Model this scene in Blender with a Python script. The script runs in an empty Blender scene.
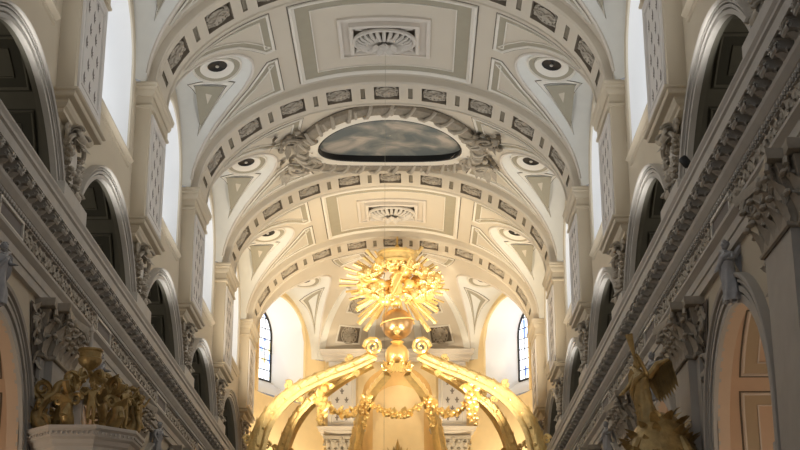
import bpy, math, random
from mathutils import Vector, Matrix, Euler
PI = math.pi; random.seed(7)
C = bpy.context.scene.collection
R = math.radians
# ---------------------------------------------------------------- materials
def mat(name, col, rough=.7, metal=0., bump=0., bscale=20., var=0., vscale=3., emit=None, estr=0.):
    m = bpy.data.materials.new(name); m.use_nodes = True
    nt = m.node_tree; b = nt.nodes['Principled BSDF']
    lin = tuple((c/12.92 if c <= .04045 else ((c+.055)/1.055)**2.4) for c in col)
    b.inputs['Base Color'].default_value = lin+(1,)
    b.inputs['Roughness'].default_value = rough; b.inputs['Metallic'].default_value = metal
    tc = nt.nodes.new('ShaderNodeTexCoord')
    if var:
        n = nt.nodes.new('ShaderNodeTexNoise'); n.inputs['Scale'].default_value = vscale; n.inputs['Detail'].default_value = 5
        nt.links.new(tc.outputs['Object'], n.inputs['Vector'])
        r = nt.nodes.new('ShaderNodeValToRGB')
        r.color_ramp.elements[0].position = .3; r.color_ramp.elements[1].position = .75
        r.color_ramp.elements[0].color = tuple(max(0, c*(1-var)) for c in lin)+(1,)
        r.color_ramp.elements[1].color = tuple(min(1, c*(1+var*.6)) for c in lin)+(1,)
        nt.links.new(n.outputs['Fac'], r.inputs['Fac']); nt.links.new(r.outputs['Color'], b.inputs['Base Color'])
    if bump:
        n = nt.nodes.new('ShaderNodeTexNoise'); n.inputs['Scale'].default_value = bscale; n.inputs['Detail'].default_value = 4
        nt.links.new(tc.outputs['Object'], n.inputs['Vector'])
        bp = nt.nodes.new('ShaderNodeBump'); bp.inputs['Strength'].default_value = bump; bp.inputs['Distance'].default_value = .05
        nt.links.new(n.outputs['Fac'], bp.inputs['Height']); nt.links.new(bp.outputs['Normal'], b.inputs['Normal'])
    if emit:
        b.inputs['Emission Color'].default_value = tuple(emit)+(1,); b.inputs['Emission Strength'].default_value = estr
    return m
M = {}
M['wall'] = mat('cream_wall_paint', (.79,.745,.665), .8, var=.05, vscale=.6)
M['vault'] = mat('vault_plaster', (.80,.765,.705), .8, var=.04, vscale=.5)
M['trim'] = mat('trim_plaster', (.83,.80,.76), .7, var=.04, vscale=1.2)
M['mould'] = mat('moulding_plaster', (.88,.86,.82), .65)
M['edge'] = mat('dark_outline', (.42,.39,.345), .8)  # thin dark lines along the panel mouldings
M['band'] = mat('grey_green_band', (.635,.61,.54), .8, var=.04)
M['lun'] = mat('lunette_plaster', (.86,.86,.84), .7, var=.03)
M['corn'] = mat('grey_cornice_stone', (.72,.70,.67), .65, var=.08, vscale=2.5)
M['carv'] = mat('carved_grey_relief', (.69,.655,.60), .6, var=.15, vscale=9)
M['carvdk'] = mat('darker_carved_relief', (.57,.535,.48), .65, var=.2, vscale=9)  # darker tone for the garland ring and near bouquets
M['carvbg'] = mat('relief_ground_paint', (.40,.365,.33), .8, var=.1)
M['recess'] = mat('recess_paint', (.50,.46,.405), .85, var=.1, vscale=4)
M['slot'] = mat('slot_paint', (.56,.53,.47), .8)
M['panel'] = mat('lattice_panel_paint', (.85,.835,.82), .7)
M['fleur'] = mat('fleur_paint', (.50,.475,.46), .8)
M['trib'] = mat('shaded_gallery_vault', (.42,.405,.355), .85, var=.08)  # grey-green darkened, part of the unlit gallery's shade is in this colour
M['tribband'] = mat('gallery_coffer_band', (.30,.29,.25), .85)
M['aisle'] = mat('aisle_plaster', (.80,.70,.60), .8, var=.04)
M['aisleband'] = mat('aisle_panel_band', (.70,.64,.54), .8)
M['reveal'] = mat('white_reveal_plaster', (.93,.93,.93), .6)
M['glass'] = mat('daylit_window_glass', (.8,.85,.9), .3, emit=(.93,.96,1.0), estr=1.55)
M['lead'] = mat('window_leading', (.13,.14,.15), .5)
M['gold'] = mat('gilding', (.94,.83,.58), .36, .5, bump=.5, bscale=9, var=.15, vscale=4)
M['golddk'] = mat('darker_antique_gilding', (.86,.73,.47), .38, .5, bump=.5, bscale=12, var=.2, vscale=5)  # darker gold tone for columns, second arms, finial and knob
M['goldbr'] = mat('polished_gilding', (1.0,.87,.58), .30, .5, bump=.15, bscale=10)
M['bronze'] = mat('old_gold_leaf', (.70,.60,.40), .34, .45, bump=.3, bscale=14, var=.3, vscale=6)
M['orb'] = mat('bronzed_globe', (.74,.60,.42), .28, .75)
M['blue'] = mat('bluish_white_marble', (.68,.68,.69), .5, var=.2, vscale=7)
M['white'] = mat('white_stone', (.80,.775,.74), .6, var=.06)
M['black'] = mat('black_metal', (.05,.05,.055), .5)
M['wood'] = mat('stone_floor', (.30,.27,.24), .5, var=.1)
M['ochre'] = mat('ochre_niche_plaster', (.90,.76,.52), .7, var=.05)
M['warmwall'] = mat('apse_plaster', (.93,.84,.66), .75, var=.04)
M['tube'] = mat('lit_lamp_glass', (1,.95,.85), .4, emit=(1,.9,.75), estr=.6)
def cloudmat():
    m = bpy.data.materials.new('painted_sky'); m.use_nodes = True; nt = m.node_tree; b = nt.nodes['Principled BSDF']
    tc = nt.nodes.new('ShaderNodeTexCoord'); mp = nt.nodes.new('ShaderNodeMapping'); mp.inputs['Scale'].default_value = (.45,.6,.5)
    n = nt.nodes.new('ShaderNodeTexNoise'); n.inputs['Scale'].default_value = 1.7; n.inputs['Detail'].default_value = 6; n.inputs['Distortion'].default_value = .6
    r = nt.nodes.new('ShaderNodeValToRGB'); e = r.color_ramp.elements
    e[0].position = .38; e[0].color = (.11,.13,.14,1); e[1].position = .68; e[1].color = (.46,.40,.35,1)
    k = e.new(.5); k.color = (.20,.21,.20,1)
    nt.links.new(tc.outputs['Object'], mp.inputs['Vector']); nt.links.new(mp.outputs['Vector'], n.inputs['Vector'])
    nt.links.new(n.outputs['Fac'], r.inputs['Fac']); nt.links.new(r.outputs['Color'], b.inputs['Base Color'])
    b.inputs['Roughness'].default_value = .8
    return m
M['sky'] = cloudmat()
def stainedmat():
    m = mat('stained_glass', (.8,.85,.9), .3); nt = m.node_tree; b = nt.nodes['Principled BSDF']
    tc = nt.nodes.new('ShaderNodeTexCoord'); v = nt.nodes.new('ShaderNodeTexVoronoi'); v.inputs['Scale'].default_value = 2.6
    nt.links.new(tc.outputs['Object'], v.inputs['Vector'])
    r = nt.nodes.new('ShaderNodeValToRGB'); r.color_ramp.interpolation = 'CONSTANT'
    cols = [(0,(.93,.95,1)),(.45,(.85,.92,1)),(.60,(.25,.38,.85)),(.66,(.95,.97,1)),(.80,(.98,.80,.35)),(.87,(.92,.95,1))]
    e = r.color_ramp.elements; e[0].color = cols[0][1]+(1,); e[1].position = 1.; e[1].color = (.9,.95,1,1)
    for p, c in cols[1:]: k = e.new(p); k.color = c+(1,)
    sp = nt.nodes.new('ShaderNodeSeparateColor'); nt.links.new(v.outputs['Color'], sp.inputs['Color'])
    nt.links.new(sp.outputs[0], r.inputs['Fac'])
    nt.links.new(r.outputs['Color'], b.inputs['Emission Color']); b.inputs['Emission Strength'].default_value = 2.0
    return m
M['stain'] = stainedmat()
# ---------------------------------------------------------------- mesh builder
class MB:
    def __init__(s): s.v = []; s.f = []; s.m = []
    def add(s, vs, fs, mi=0):
        o = len(s.v); s.v += [tuple(v) for v in vs]; s.f += [tuple(i+o for i in f) for f in fs]; s.m += [mi]*len(fs); return s
    def grid(s, fn, us, vs, mi=0):
        n = len(vs); P = [fn(u, v) for u in us for v in vs]
        return s.add(P, [(i*n+j, i*n+j+1, (i+1)*n+j+1, (i+1)*n+j) for i in range(len(us)-1) for j in range(n-1)], mi)
    def box(s, a, b, mi=0):
        x0, y0, z0 = a; x1, y1, z1 = b
        V = [(x0,y0,z0),(x1,y0,z0),(x1,y1,z0),(x0,y1,z0),(x0,y0,z1),(x1,y0,z1),(x1,y1,z1),(x0,y1,z1)]
        return s.add(V, [(0,3,2,1),(4,5,6,7),(0,1,5,4),(1,2,6,5),(2,3,7,6),(3,0,4,7)], mi)
    def tube(s, pts, r, n=8, mi=0, cap=True, flat=1.):
        pts = [Vector(p) for p in pts]; k = len(pts); rs = r if isinstance(r, (list, tuple)) else [r]*k
        V = []; up = None
        for i, p in enumerate(pts):
            t = (pts[min(i+1, k-1)]-pts[max(i-1, 0)]).normalized()
            if up is None: up = Vector((0,0,1)) if abs(t.z) < .9 else Vector((0,1,0))
            a = (up-t*up.dot(t));  a = a.normalized() if a.length > 1e-6 else t.orthogonal().normalized()
            b = t.cross(a); up = a
            V += [p+(a*math.cos(2*PI*j/n)*flat+b*math.sin(2*PI*j/n))*rs[i] for j in range(n)]
        F = [(i*n+j, i*n+(j+1) % n, (i+1)*n+(j+1) % n, (i+1)*n+j) for i in range(k-1) for j in range(n)]
        if cap: F += [tuple(range(n))[::-1], tuple((k-1)*n+j for j in range(n))]
        return s.add(V, F, mi)
    def sweep(s, prof, path, mi=0, closed=False):   # prof: list of (a,b); path: list of (origin, A, B)
        V = [o+A*a+B*b for (o, A, B) in path for (a, b) in prof]; n = len(prof); k = len(path)
        F = [(i*n+j, i*n+j+1, ((i+1) % k)*n+j+1, ((i+1) % k)*n+j) for i in range(k if closed else k-1) for j in range(n-1)]
        return s.add(V, F, mi)
    def lathe(s, prof, n=24, c=(0,0,0), mi=0, mtx=None):
        V = []
        for (r, z) in prof:
            for j in range(n):
                p = Vector((r*math.cos(2*PI*j/n), r*math.sin(2*PI*j/n), z))
                if mtx is not None: p = mtx @ p
                V.append(p+Vector(c))
        F = [(i*n+j, i*n+(j+1) % n, (i+1)*n+(j+1) % n, (i+1)*n+j) for i in range(len(prof)-1) for j in range(n)]
        return s.add(V, F, mi)
    def blob(s, c, r, rot=None, n=10, m=7, mi=0):
        r = (r, r, r) if not isinstance(r, (tuple, list)) else r
        prof = []; V = []
        for i in range(m+1):
            a = -PI/2+PI*i/m
            for j in range(n):
                p = Vector((r[0]*math.cos(a)*math.cos(2*PI*j/n), r[1]*math.cos(a)*math.sin(2*PI*j/n), r[2]*math.sin(a)))
                if rot is not None: p = rot @ p
                V.append(p+Vector(c))
        F = [(i*n+j, i*n+(j+1) % n, (i+1)*n+(j+1) % n, (i+1)*n+j) for i in range(m) for j in range(n)]
        return s.add(V, F, mi)
    def leaf(s, base, tip, w, curl, nrm, mi=0, n=5):  # acanthus-like leaf: lobed blade curling outwards
        base, tip, nrm = Vector(base), Vector(tip), Vector(nrm).normalized()
        d = tip-base; side = d.cross(nrm).normalized(); V = []
        for i in range(n+1):
            t = i/n; wid = w*math.sin(PI*min(1, .18+t*.82))*(1+.25*(i % 2))
            c = base+d*t+nrm*curl*(t**2.2)
            V += [c-side*wid-nrm*.25*wid, c+nrm*.12*wid, c+side*wid-nrm*.25*wid]
        F = []
        for i in range(n):
            a = 3*i; F += [(a, a+1, a+4, a+3), (a+1, a+2, a+5, a+4)]
        return s.add(V, F, mi)
    def spiral(s, c, U, Vv, r0, turns, th, n=6, steps=18, mi=0, sgn=1, start=0.):
        c, U, Vv = Vector(c), Vector(U), Vector(Vv); P = []; Rr = []
        for i in range(steps+1):
            t = i/steps; a = start+sgn*turns*2*PI*t; r = r0*(1-.86*t)
            P.append(c+U*(r*math.cos(a))+Vv*(r*math.sin(a))); Rr.append(th*(1-.5*t))
        return s.tube(P, Rr, n, mi)
    def mesh(s, name, mats, smooth=True, off=(0,0,0)):
        me = bpy.data.meshes.new(name); o = Vector(off)
        me.from_pydata([Vector(v)-o for v in s.v], [], s.f)
        for m in (mats if isinstance(mats, (list, tuple)) else [mats]): me.materials.append(M[m])
        me.polygons.foreach_set('material_index', s.m)
        if smooth:
            me.polygons.foreach_set('use_smooth', [True]*len(me.polygons))
        me.update()
        import bmesh
        bm = bmesh.new(); bm.from_mesh(me); bmesh.ops.remove_doubles(bm, verts=bm.verts, dist=1e-5)
        bmesh.ops.recalc_face_normals(bm, faces=bm.faces)
        if smooth:
            for e in bm.edges:
                if len(e.link_faces) == 2 and e.calc_face_angle(0) > R(38): e.smooth = False
        bm.to_mesh(me); bm.free()
        return me
WM = {}
def wloc(o): return WM.get(o.name, Matrix())
def place(o, parent, mw):
    if o.name not in C.objects: C.objects.link(o)
    WM[o.name] = mw.copy()
    if parent is not None:
        o.parent = parent; o.matrix_basis = wloc(parent).inverted() @ mw
    else: o.matrix_basis = mw
    return o
def obj(name, mb, mats, parent=None, smooth=True, loc=None):
    """mb holds world coordinates; the object's origin is the parent's (or loc)"""
    off = loc if loc is not None else (wloc(parent).translation if parent is not None else (0,0,0))
    o = bpy.data.objects.new(name, mb.mesh(name, mats, smooth, off))
    return place(o, parent, Matrix.Translation(off))
def inst(name, me, parent, mw):
    return place(bpy.data.objects.new(name, me), parent, mw)
def tag(o, label, cat, group=None, kind=None):
    o['label'] = label; o['category'] = cat
    if group: o['group'] = group
    if kind: o['kind'] = kind
    return o
def thing(name, label, cat, loc=(0,0,0), group=None, kind=None):
    o = bpy.data.objects.new(name, None); o.empty_display_size = .2
    place(o, None, Matrix.Translation(loc)); return tag(o, label, cat, group, kind)
def frame(o, X, Y, Z, s=(1,1,1)):
    m = Matrix.Identity(4)
    for i, a in enumerate((X, Y, Z)):
        for j in range(3): m[j][i] = a[j]*s[i]
    for j in range(3): m[j][3] = o[j]
    return m
ORD = ['nearest', 'second', 'third', 'fourth', 'fifth', 'sixth', 'seventh']
SIDE = {-1: 'left', 1: 'right'}
def smooth_path(P, n=6):
    P = [Vector(p) for p in P]; Q = [P[0]*2-P[1]]+P+[P[-1]*2-P[-2]]; out = []
    for i in range(1, len(Q)-2):
        for j in range(n):
            t = j/n; a, b, c, d = Q[i-1:i+3]
            out.append(.5*((2*b)+(c-a)*t+(2*a-5*b+4*c-d)*t*t+(3*b-a-3*c+d)*t**3))
    return out+[Q[-2]]
# ---------------------------------------------------------------- dimensions
B = 8.16; XW = 6.5; ZS = 17.6
yk = lambda k: 27.17+B*(k-1)           # near edge of pilaster k
yp = lambda k: yk(k)+1.45              # pilaster centre
yr = lambda k: yk(k)+1.25              # rib centre
yc = lambda k: yk(k)+5.53              # wall bay centre (bay k between pilasters k and k+1)
yv = lambda k: yk(k)+5.48              # vault bay centre
def W(s): return lambda y, z, d=0.: Vector((s*(XW+d), y, z))
VA, VB, RA, RB = 6.25, 4.02, 6.05, 3.80
def V(phi, y, h=0.): return Vector(((VA-h)*math.cos(phi), y, ZS+(VB-h)*math.sin(phi)))
def lin(a, b, n): return [a+(b-a)*i/n for i in range(n+1)]
# -------- wall with arched openings
def wall_holes(mb, Wf, s0, s1, z0, topf, holes, step=.25, mi=0):
    """holes: (s_a, s_b, bottom, topfun); columns between s0 and s1 (at most .25 wide in holes)"""
    br = {round(s0, 5), round(s1, 5)}
    for a, b, *_ in holes:
        for x in lin(a, b, max(8, int((b-a)/step))): br.add(round(x, 5))
    for x in lin(s0, s1, max(2, int((s1-s0)/.5))): br.add(round(x, 5))
    br = sorted(br)
    for a, b in zip(br[:-1], br[1:]):
        if b-a < 1e-4: continue
        m = (a+b)/2; hs = sorted([h for h in holes if h[0] < m < h[1]], key=lambda h: h[2])
        lo = (z0, z0)
        for h in hs:
            if h[2] > z0+1e-6: mb.add([Wf(a, lo[0]), Wf(b, lo[1]), Wf(b, h[2]), Wf(a, h[2])], [(0,1,2,3)], mi)
            lo = (h[3](a), h[3](b))
        mb.add([Wf(a, lo[0]), Wf(b, lo[1]), Wf(b, topf(b)), Wf(a, topf(a))], [(0,1,2,3)], mi)
def arch_pts(c, hw, zb, zs, rise, n=20, full=True):
    """opening outline from bottom of the near jamb round to bottom of the far jamb"""
    P = [(c-hw, zb)]
    P += [(c-hw*math.cos(PI*i/n), zs+rise*math.sin(PI*i/n)) for i in range(n+1)]
    return P+[(c+hw, zb)]
# -------- panels (moulding rings) on any mapped surface
def inset(poly, d):
    n = len(poly); A = sum(poly[i][0]*poly[(i+1) % n][1]-poly[(i+1) % n][0]*poly[i][1] for i in range(n)); sg = 1 if A > 0 else -1
    out = []
    for i in range(n):
        p0, p1, p2 = (Vector(poly[(i+j-1) % n]) for j in range(3))
        e1 = (p1-p0).normalized(); e2 = (p2-p1).normalized()
        n1 = Vector((-e1.y, e1.x))*sg; n2 = Vector((-e2.y, e2.x))*sg
        b = n1+n2; k = 1/max(.35, (1+n1.dot(n2))/2)/2
        out.append(tuple(p1+b*k*d))
    return out
def rings(mb, poly, mp, prof, mi=0, sub=.3):
    n = len(poly); cnt = [max(1, int((Vector(poly[(i+1) % n])-Vector(poly[i])).length/sub)) for i in range(n)]
    rows = []
    for d, h in prof:
        q = inset(poly, d); row = []
        for i in range(n):
            a, b = Vector(q[i]), Vector(q[(i+1) % n])
            row += [mp(*(a+(b-a)*(j/cnt[i])), h) for j in range(cnt[i])]
        rows.append(row)
    k = len(rows[0]); Vv = [p for r in rows for p in r]
    return mb.add(Vv, [(i*k+j, i*k+(j+1) % k, (i+1)*k+(j+1) % k, (i+1)*k+j) for i in range(len(rows)-1) for j in range(k)], mi)
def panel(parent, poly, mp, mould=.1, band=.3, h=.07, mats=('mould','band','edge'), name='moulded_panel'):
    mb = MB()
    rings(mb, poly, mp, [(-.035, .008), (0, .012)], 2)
    rings(mb, poly, mp, [(0, 0), (0, h*.6), (mould*.35, h), (mould*.6, h*.75), (mould, h*.35), (mould, .01)], 0)
    if band: rings(mb, poly, mp, [(mould, .012), (mould+band, .012)], 1); rings(mb, poly, mp, [(mould+band, .012), (mould+band, .04), (mould+band+.03, .04), (mould+band+.03, 0)], 0)
    return obj(name, mb, mats, parent)
# ================================================================ SHELL
fl = MB().box((-14, -6, -.3), (14, 72, 0)); tag(obj('floor', fl, 'wood'), 'plain stone floor of the church nave and aisles', 'floor', kind='structure')
Y0, Y1 = yk(-2)-.5, yk(5)+2.6
bays = [-2, -1, 0, 1, 2, 3, 4]
VAC = 11.3
for s in (-1, 1):
    mb = MB(); Wf = W(s); holes = []; rv = MB(); lu = []
    for k in bays:
        c = yc(k)
        holes.append((c-2.24, c+2.24, 0., lambda y, c=c: 6.12+2.24*math.sqrt(max(0, 1-((y-c)/2.24)**2))))
        holes.append((c-3.52, c+3.52, 11.25, lambda y, c=c: 9.85+math.sqrt(max(0, 3.79**2-(y-c)**2))))
        holes.append((c-1.95, c+1.95, 15.2, lambda y, c=c: 17.4+1.95*math.sqrt(max(0, 1-((y-c)/1.95)**2))))
        cv = yv(k); lu.append(cv)
    def top(y, lu=lu):
        for c in lu:
            if abs(y-c) < 2.5: return ZS+2.45*math.sqrt(1-((y-c)/2.5)**2)
        return ZS
    for c in lu: pass
    # extra column breaks under the lunettes
    br = [(c-2.5, c+2.5) for c in lu]
    hs = holes+[(a, b, ZS+50, lambda y: 0) for a, b in []]
    wall_holes(mb, Wf, Y0, Y1, 0., top, hs, .2)
    w = obj('wall_'+SIDE[s], mb, 'wall'); tag(w, f'cream {SIDE[s]} wall of the nave pierced by arches and windows', 'wall', kind='structure')
    # window reveals + glass (the setting)
    for k in bays:
        c = yc(k); sp = .25; dep = 1.25
        t = thing('window_%d' % ((bays.index(k)+1)+(0 if s < 0 else 7)), f'tall white splayed window above the {ORD[k] if k >= 0 else ("hindmost" if k == -2 else "rear")} gallery arch of the {SIDE[s]} wall', 'window', (s*XW, c, 15.2), kind='structure')
        o1 = arch_pts(c, 1.95, 15.2, 17.4, 1.95); o2 = arch_pts(c, 1.95-sp, 15.3, 17.4, 1.95-sp)
        m = MB(); n = len(o1)
        m.add([Wf(*p, 0) for p in o1]+[Wf(*p, dep) for p in o2], [(i, i+1, n+i+1, n+i) for i in range(n-1)]+[(0, n, 2*n-1, n-1)])
        obj('reveal', m, 'reveal', t)
        g = MB().add([Wf(*p, dep-.02) for p in o2], [tuple(range(n))]); obj('glass', g, 'glass', t, smooth=False)
        # frame moulding round the opening
        fr = MB(); pr = [(0, .0), (0, -.05), (.06, -.09), (.12, -.06), (.2, -.06), (.24, -.02), (.24, 0)]
        pth = []
        for i, p in enumerate(o1):
            if i in (0, n-1): nn = (-1 if i == 0 else 1, 0)
            else:
                d = Vector((p[0]-c, (p[1]-17.4) if p[1] > 17.4 else 0)); d = d.normalized() if d.length else Vector((1, 0)); nn = (d.x, d.y)
            pth.append((Wf(*p, 0), Vector((0, nn[0], nn[1])), Vector((s, 0, 0))))
        fr.sweep(pr, pth); obj('frame', fr, 'wall', t)
        si = MB()
        si.sweep([(0, 0), (-.14, .0), (-.16, .07), (-.05, .14), (-.05, .2), (0, .22)], [(Vector((s*XW, y, 15.2)), Vector((s, 0, 0)), Vector((0, 0, -1))) for y in (c-2.2, c+2.2)])
        obj('sill', si, 'wall', t)
# ---- vault ceiling
ceil = thing('ceiling', 'cream elliptical barrel vault of the nave with lunettes over the windows', 'ceiling', (0, 40, ZS), kind='structure')
PA, LW = R(49.6), 2.75
def groin(s, c, psi): # psi 0..pi
    ph = PA*math.sin(psi); y = c-LW*math.cos(psi); p = V(ph, y); return Vector((s*p.x, p.y, p.z))
def wallarch(s, c, psi): return Vector((s*XW, c-2.5*math.cos(psi), ZS+2.45*math.sin(psi)))
def L(s, c): 
    def f(psi, t, h=0.):
        a, b = wallarch(s, c, psi), groin(s, c, psi); p = a.lerp(b, t)
        p.z += .18*math.sin(PI*t)*math.sin(psi)
        if h:
            e = 1e-3; 
            du = f(psi+e, t)-f(psi-e, t); dv = f(psi, t+e)-f(psi, t-e); n = du.cross(dv).normalized()
            if n.z > 0: n = -n
            p = p+n*h
        return p
    return f
for k in [0, 1, 2, 3, 4]:
    c = yv(k); mb = MB(); y0, y1 = c-4.08, c+4.08
    mb.grid(lambda ph, y: V(ph, y), lin(PA, PI-PA, 36), [y0, c-2.7, c, c+2.7, y1])
    for s in (-1, 1):
        ps = lin(0, PI/2, 26)
        f = lambda ps_, t, sg: (lambda p: Vector((s*p.x, p.y, p.z)))(V(PA*math.sin(ps_), (c-4.08*1 if sg < 0 else c+4.08)*(1-t)+(c+sg*LW*math.cos(ps_))*t))
        for sg in (-1, 1): mb.grid(lambda a, t: f(a, t, sg), ps, [0, .5, 1])
    obj('vault_shell', mb, 'vault', ceil)
    for s in (-1, 1):
        lf = L(s, c); mb = MB(); mb.grid(lambda a, t: lf(a, t), lin(0, PI, 40), lin(0, 1, 8))
        l = obj('lunette', mb, 'lun', ceil)
        # groin edge roll
        r = MB(); r.tube([groin(s, c, a)+Vector((0, 0, -.01)) for a in lin(.08, PI-.08, 36)], .045, 6); obj('groin_moulding', r, 'trim', l)
        for sg in (-1, 1): # triangles on the lunette flanks
            def mp(u, v, h, lf=lf, sg=sg): 
                return lf(PI/2+sg*(PI/2-u), v, h)
            def mpm(u, v, h, mp=mp): return mp(u/2.4, v/2.2, h)   # metric-ish
            tri = [(R(31)*2.4, .55*2.2), (R(79)*2.4, .16*2.2), (R(69)*2.4, .80*2.2)]
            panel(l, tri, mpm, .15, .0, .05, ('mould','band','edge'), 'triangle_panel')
            m2 = MB(); rings(m2, tri, mpm, [(.15, .024), (.175, .024)]); obj('inner_dark_line', m2, 'edge', l)
            m3 = MB(); q = inset(tri, .2); m3.add([mpm(*p, .02) for p in q]+[mpm(sum(p[0] for p in q)/3, sum(p[1] for p in q)/3, .02)], [(0,1,3),(1,2,3),(2,0,3)]); obj('panel_field', m3, 'band', l)
            q = inset(tri, .4); cx = (sum(p[0] for p in q)/3, sum(p[1] for p in q)/3)
            m4 = MB(); q = [(cx[0]+(p[0]-cx[0])*.5, cx[1]+(p[1]-cx[1])*.5) for p in q]
            m4.add([mpm(*p, .03) for p in q]+[mpm(*cx, .07)], [(0,1,3),(1,2,3),(2,0,3)]); obj('pyramid_stud', m4, 'vault', l, smooth=False)
    # bracket panels and the large centre panel (metric u = phi*5.2)
    def mv(u, v, h, c=c): return V(u/5.2, c+v, h)
    if k != 3:
        for s in (1, -1):
            for sg in (-1, 1):
                g = lambda ps_: ((PA+R(3.2))*math.sin(ps_)*5.2, sg*(LW+.22)*math.cos(ps_))
                po = [(R(57.5)*5.2, sg*2.72), (R(57.5)*5.2, sg*.32), (R(54.2)*5.2, sg*.32)]+[g(R(a)) for a in (72, 60, 48, 37, 27)]
                if s < 0: po = [(PI*5.2-u, v) for u, v in po]
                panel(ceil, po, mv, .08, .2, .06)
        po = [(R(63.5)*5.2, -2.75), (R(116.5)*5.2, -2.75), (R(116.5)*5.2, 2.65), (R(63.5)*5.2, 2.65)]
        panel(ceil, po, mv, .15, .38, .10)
    else:
        for s in (1, -1):
            for sg in (-1, 1):
                g = lambda ps_: ((PA+R(3.2))*math.sin(ps_)*5.2, sg*(LW+.22)*math.cos(ps_))
                po = [(R(62)*5.2, sg*2.72), (R(60)*5.2, sg*1.6), (R(54.2)*5.2, sg*.9)]+[g(R(a)) for a in (66, 54, 42, 30)]
                if s < 0: po = [(PI*5.2-u, v) for u, v in po]
                panel(ceil, po, mv, .08, .18, .06)
# ---- carved prototypes
def proto_oval(nm, ax, ay, hz, n=14):
    mb = MB()
    mb.tube([Vector((ax*.98*math.cos(a), ay*.98*math.sin(a), hz*.45)) for a in lin(0, 2*PI, 28)], min(ax, ay)*.07, 6)
    for i in range(n):
        a = 2*PI*i/n; d = Vector((math.cos(a)*ax, math.sin(a)*ay, 0))
        mb.leaf(d*.12+Vector((0, 0, hz*.5)), d*.93+Vector((0, 0, hz*.35)), .16*min(ax, ay)*1.5, hz*.45, (0, 0, 1))
    for sx in (-1, 1):
        mb.spiral((sx*ax*.45, 0, hz*.7), (1, 0, 0), (0, 1, 0), ay*.42, 1.3, ay*.09, sgn=sx)
        mb.blob((sx*ax*.82, ay*.45, hz*.6), ay*.14, n=6, m=4); mb.blob((sx*ax*.82, -ay*.45, hz*.6), ay*.14, n=6, m=4)
    mb.blob((0, 0, hz*.8), (ay*.22, ay*.22, hz*.5), n=8, m=5)
    return mb.mesh(nm, 'carv')
ME_ROS = proto_oval('carved_rosette', .39, .46, .15)
mb = MB(); ax, ay = .93, .80
mb.tube([Vector((ax*math.cos(a), ay*math.sin(a), .14)) for a in lin(0, 2*PI, 40)], .07, 7)
for i in range(24):
    a = 2*PI*i/24; d = Vector((math.cos(a)*ax, math.sin(a)*ay, 0))
    mb.tube([d*.22+Vector((0, 0, .22)), d*.55+Vector((0, 0, .30)), d*.82+Vector((0, 0, .22)), d*.95+Vector((0, 0, .1))], [.035, .06, .07, .04], 6)
for i in range(8):
    a = 2*PI*(i+.5)/8; d = Vector((math.cos(a)*ax, math.sin(a)*ay, 0)); mb.leaf(d*.1+Vector((0, 0, .3)), d*.5+Vector((0, 0, .38)), .13, .1, (0, 0, 1)); mb.blob(d*.62+Vector((0, 0, .3)), .07, n=7, m=5)
mb.blob((0, 0, .32), (.16, .16, .14), n=10, m=6)
for sx in (-1, 1):
    for sy in (-1, 1): mb.leaf((sx*.55, sy*.5, .02), (sx*.92, sy*.8, .08), .14, .05, (0, 0, 1))
ME_BIG = mb.mesh('ceiling_rosette_carving', 'white')
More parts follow.
